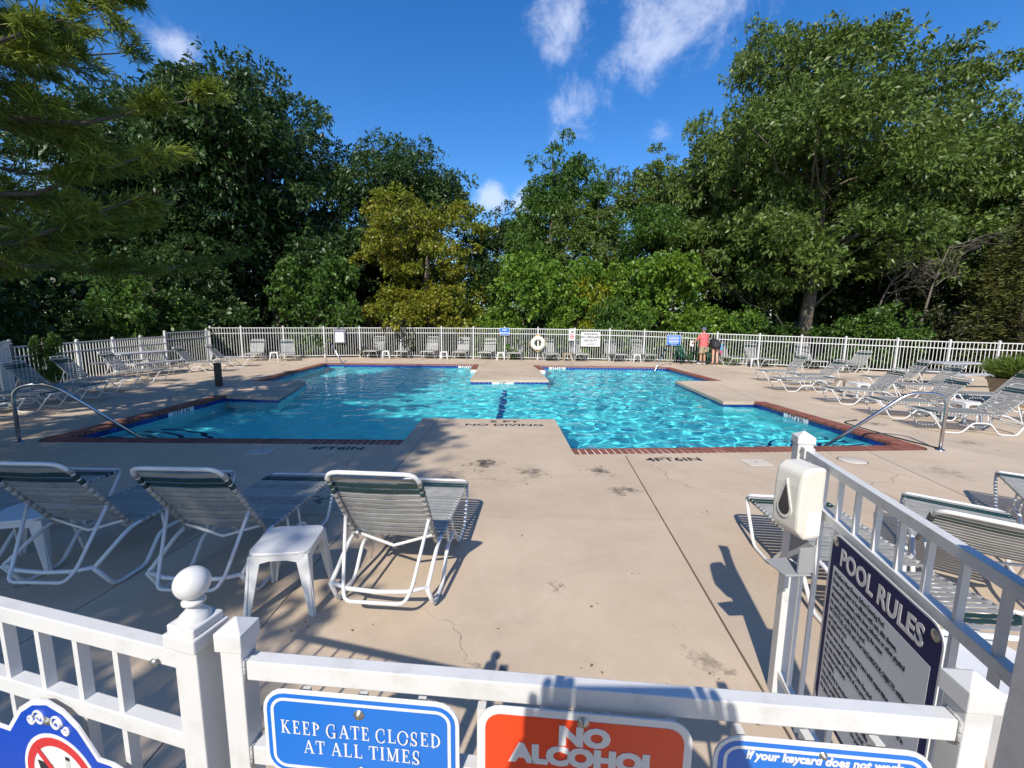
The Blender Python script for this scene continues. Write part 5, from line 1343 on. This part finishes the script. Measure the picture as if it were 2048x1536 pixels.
t_ = tree('shrub_a', 'shrub', 'grey-green bush growing against the left fence between the loungers', -12.85, 11.75, -.1, .2, .42, 1.0, 'shrub', None, L_MID)

# cedar-like trees and the bare dead tree on the right
def cedar_proto(key, seed, h, r, leafm, n=900):
    rng = np.random.default_rng(seed)
    z = h * (1 - rng.random(n) ** .75 * .95); a = rng.random(n) * 6.283; rad = r * (1 - z / h * .93) * rng.uniform(.35, 1.0, n)
    tp = np.stack([rad * np.cos(a), rad * np.sin(a), z + .12 * rad], -1)
    out = np.stack([np.cos(a), np.sin(a), np.full(n, .25)], -1)
    k = 22; ti = np.repeat(np.arange(n), k)
    dirs = unit(out[ti] + rng.normal(size=(n * k, 3)) * .55); base = tp[ti] + rng.normal(size=(n * k, 3)) * .12
    ln = rng.uniform(.12, .26, n * k)
    cm_ = leaves_to_mesh('crown', base, dirs, ln, ln * .22, leafm, rng)
    mb = MB().tube([(0, 0, -1.9), (0, 0, h * .5), (0, 0, h * .97)], [.16, .1, .02], 8)
    for i in range(0, n, 14): mb.tube([(0, 0, max(.2, tp[i, 2] - .3 * rad[i])), tuple(tp[i])], [.025, .008], 5)
    PROTOT[key] = (cm_, mb.mesh('trunk', M_BARK))
cedar_proto('cedar', 41, 7.6, 2.1, L_CEDAR)
tree('cedar', 'cedar_tree', 'olive cedar beyond the planter at the right edge', 20.6, 17.4, -.5, 1.15, .98, .5, group='cedars')
tree('cedar', 'cedar_tree', 'smaller cedar behind the right fence left of the edge cedar', 22.8, 20.5, -.5, 1.15, .82, 2.5, group='cedars')
def bare_tree(label, x, y, seed, h, lean, bark):
    rng = np.random.default_rng(seed); t_ = thing('bare_tree', label, 'tree', (x, y, 0))
    tr = [Vector((0, 0, -1.9)), Vector((lean * .3, 0, h * .35)), Vector((lean * .65, .1, h * .7)), Vector((lean, 0, h))]
    mb = MB().tube(tr, [.075, .06, .04, .015], 7)
    def grow(p, d, ln, r, lv):
        q = p + d * ln; m_ = p.lerp(q, .5) + Vector(rng.normal(size=3) * ln * .08)
        mb.tube([p, m_, q], [r, r * .75, r * .45], 5)
        if lv:
            for _ in range(3):
                dd = (d + Vector(rng.normal(size=3) * .5)).normalized(); grow(p.lerp(q, rng.uniform(.4, 1)), dd, ln * rng.uniform(.5, .75), r * .5, lv - 1)
    for k in range(9):
        t_k = rng.uniform(.45, 1); p = tr[1].lerp(tr[3], t_k); a = rng.uniform(0, 6.28)
        grow(p, Vector((math.cos(a), math.sin(a) * .6, rng.uniform(.1, .7))).normalized(), rng.uniform(.8, 1.6), .03, 3)
    mb.build('trunk', bark, t_)
bare_tree('leafless pale branches in front of the upper right trees', 18.8, 20.2, 5, 5.6, 1.2, M_BARKL)
bare_tree('thin leaning bare trunk between the great oak and the right edge', 16.9, 20.8, 8, 4.6, 1.4, M_BARKL)

# leaf mass far behind the trunks, too deep in the wood to tell one plant from another
def understorey(name, label, spec, leafm, seed):
    rng = np.random.default_rng(seed); B, D, Ln = [], [], []
    for (x0, x1, y0, y1, z0, z1, n) in spec:
        c = np.stack([rng.uniform(x0, x1, n), rng.uniform(y0, y1, n), z0 + (z1 - z0) * rng.random(n) ** 1.25], -1)
        k = 12; ti = np.repeat(np.arange(n), k); d = unit(rng.normal(size=(n * k, 3)) + np.array([0, -.3, .2]))
        B.append(c[ti] + d * rng.uniform(.1, .75, (n * k, 1))); D.append(unit(d + rng.normal(size=(n * k, 3)) * .5 + np.array([0, 0, -.3]))); Ln.append(rng.uniform(.2, .42, n * k))
    ln = np.concatenate(Ln); me = leaves_to_mesh(name, np.concatenate(B), np.concatenate(D), ln, ln * .55, leafm, rng)
    o = obj(name, me); o['kind'] = 'stuff'; tag(o, label, 'undergrowth')
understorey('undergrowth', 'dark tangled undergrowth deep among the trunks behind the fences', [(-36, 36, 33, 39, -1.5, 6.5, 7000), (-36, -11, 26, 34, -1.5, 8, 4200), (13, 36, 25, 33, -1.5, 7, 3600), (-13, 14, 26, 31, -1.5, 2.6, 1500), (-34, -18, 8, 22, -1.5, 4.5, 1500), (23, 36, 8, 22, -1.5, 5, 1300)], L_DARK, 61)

# ---- the pine whose boughs hang into the upper left, and the trees that shade the near deck
def pine(label, x, y, seed, h, levels, reach, z_lo, group):
    rng = np.random.default_rng(seed); t_ = thing('pine_tree', label, 'tree', (x, y, 0), 0, group)
    mb = MB().tube([(0, 0, -.1), (.05, 0, h * .4), (0, .05, h * .75), (0, 0, h)], [.27, .22, .13, .03], 10)
    B, D = [], []
    for lv in range(levels):
        z = z_lo + (h - z_lo) * (lv / levels) ** .95
        for k in range(6):
            a = lv * 1.1 + k * 6.283 / 6 + rng.normal() * .2; ln = reach * (1 - (z / h) ** 1.5 * .85) * rng.uniform(.75, 1.1)
            d = Vector((math.cos(a), math.sin(a), 0)); p0 = Vector((0, 0, z))
            pts = [p0, p0 + d * ln * .35 + Vector((0, 0, .05 * ln)), p0 + d * ln * .7 + Vector((0, 0, .06 * ln)), p0 + d * ln + Vector((0, 0, .17 * ln))]
            mb.tube(pts, [.05, .036, .022, .006], 6)
            nt_ = int(26 * ln / reach) + 6
            for q in range(nt_):
                u = rng.uniform(.22, 1.0); i_ = min(2, int(u * 3)); base = pts[i_].lerp(pts[i_ + 1], u * 3 - i_ if u < 1 else 1)
                sd_ = 1 if q % 2 else -1; perp = Vector((-d.y, d.x, 0)) * sd_
                td = (d * .75 + perp * rng.uniform(.3, 1.0) + Vector((0, 0, rng.uniform(-.1, .4)))).normalized(); tl = (.25 + .8 * (1 - u)) * rng.uniform(.6, 1.1)
                e = base + td * tl; mb.tube([base, e], [.004, .002], 3)
                m_ = int(5 + tl * 9)
                for w in range(m_):
                    B.append(base.lerp(e, .25 + .8 * w / m_)); D.append(td)
    B = np.array([tuple(p) for p in B]); D = np.array([tuple(p) for p in D]); k = 17
    ti = np.repeat(np.arange(len(B)), k); n = len(ti)
    dirs = unit(D[ti] * .75 + rng.normal(size=(n, 3)) * .6 + np.array([0, 0, .12])); base = B[ti] + rng.normal(size=(n, 3)) * .03; ln = rng.uniform(.10, .18, n)
    obj('crown', leaves_to_mesh('crown', base, dirs, ln, np.full(n, .0145), L_PINE, rng, .05), t_); mb.build('trunk', M_BARK, t_)
    return t_
pine('tall pine whose boughs hang into the upper left of the view', -8.4, 4.6, 71, 12.5, 22, 5.2, 2.3, None)
SH = 'trees outside the view that shade the near deck'
tree('oak_b', 'oak_tree', 'oak left of the view whose shade falls on the left fence', -16.5, 1.5, 0, 1.2, 1.15, 2.0, group=SH)
tree('oak_b', 'oak_tree', 'oak far to the left whose shade falls on the left trees', -21.5, 6.5, 0, 1.3, 1.3, 4.0, group=SH)
tree('oak_a', 'oak_tree', 'leafy oak behind and left of the gate, known by its shade', -7.0, -5.2, 0, 1.2, 1.15, .7, group=SH)

# grasses in the planter
def grass_clump(name, label, x, y, z, n, h, spread, seed):
    rng = np.random.default_rng(seed); a = rng.random(n) * 6.283; r = rng.random(n) ** .5 * .36
    base = np.stack([r * np.cos(a), r * np.sin(a), np.zeros(n)], -1); d = unit(np.stack([np.cos(a) * spread * r * 2.2, np.sin(a) * spread * r * 2.2, np.ones(n)], -1) + rng.normal(size=(n, 3)) * .18)
    ln = h * rng.uniform(.5, 1.1, n)
    t_ = thing(name, label, 'plant', (x, y, z)); obj('blades', leaves_to_mesh('blades', base, d, ln, np.full(n, .016), L_GRASS, rng, .25), t_)
    d2 = unit(d + rng.normal(size=(n, 3)) * .2); obj('leaves', leaves_to_mesh('leaves', base + d * (ln * .45)[:, None], d2, ln * .55, np.full(n, .02), L_GRASS, rng, .2), t_)
grass_clump('ornamental_grass', 'bushy pale green grass growing in the tan planter', 12.2, 10.0, .59, 2600, .75, 1.2, 5)

# fallen leaves and droppings on the near deck
M_LITTER = mat('dead_leaf', (.16, .09, .04), .8, var=.4, vscale=30)
rg = random.Random(12)
spots = [(.33, 2.72), (.52, 2.5), (-.9, 2.25), (1.0, 1.95), (1.12, 1.72), (1.02, 2.32), (-1.2, 2.3), (.1, 3.4), (.9, 2.9), (-.05, 2.2), (.75, 1.9), (2.4, 4.4), (-.7, 2.75), (.2, 4.6), (1.9, 3.9), (3.1, 4.6), (5.2, 5.0), (.45, 1.98)]
b = MB()
for (x, y) in spots:
    for _ in range(rg.randint(1, 4)):
        px, py = x + rg.gauss(0, .035), y + rg.gauss(0, .035); a = rg.uniform(0, 6.28); l = rg.uniform(.004, .016)
        b.add([(px + math.cos(a) * l, py + math.sin(a) * l, .004), (px - math.sin(a) * l * .5, py + math.cos(a) * l * .5, .010), (px - math.cos(a) * l, py - math.sin(a) * l, .004), (px + math.sin(a) * l * .5, py - math.cos(a) * l * .5, .007)], [(0, 1, 2, 3)])
o = b.build('leaf_litter', M_LITTER); tag(o, 'crumbled brown leaf bits scattered on the near deck', 'litter', kind='stuff')
texts_to_meshes()
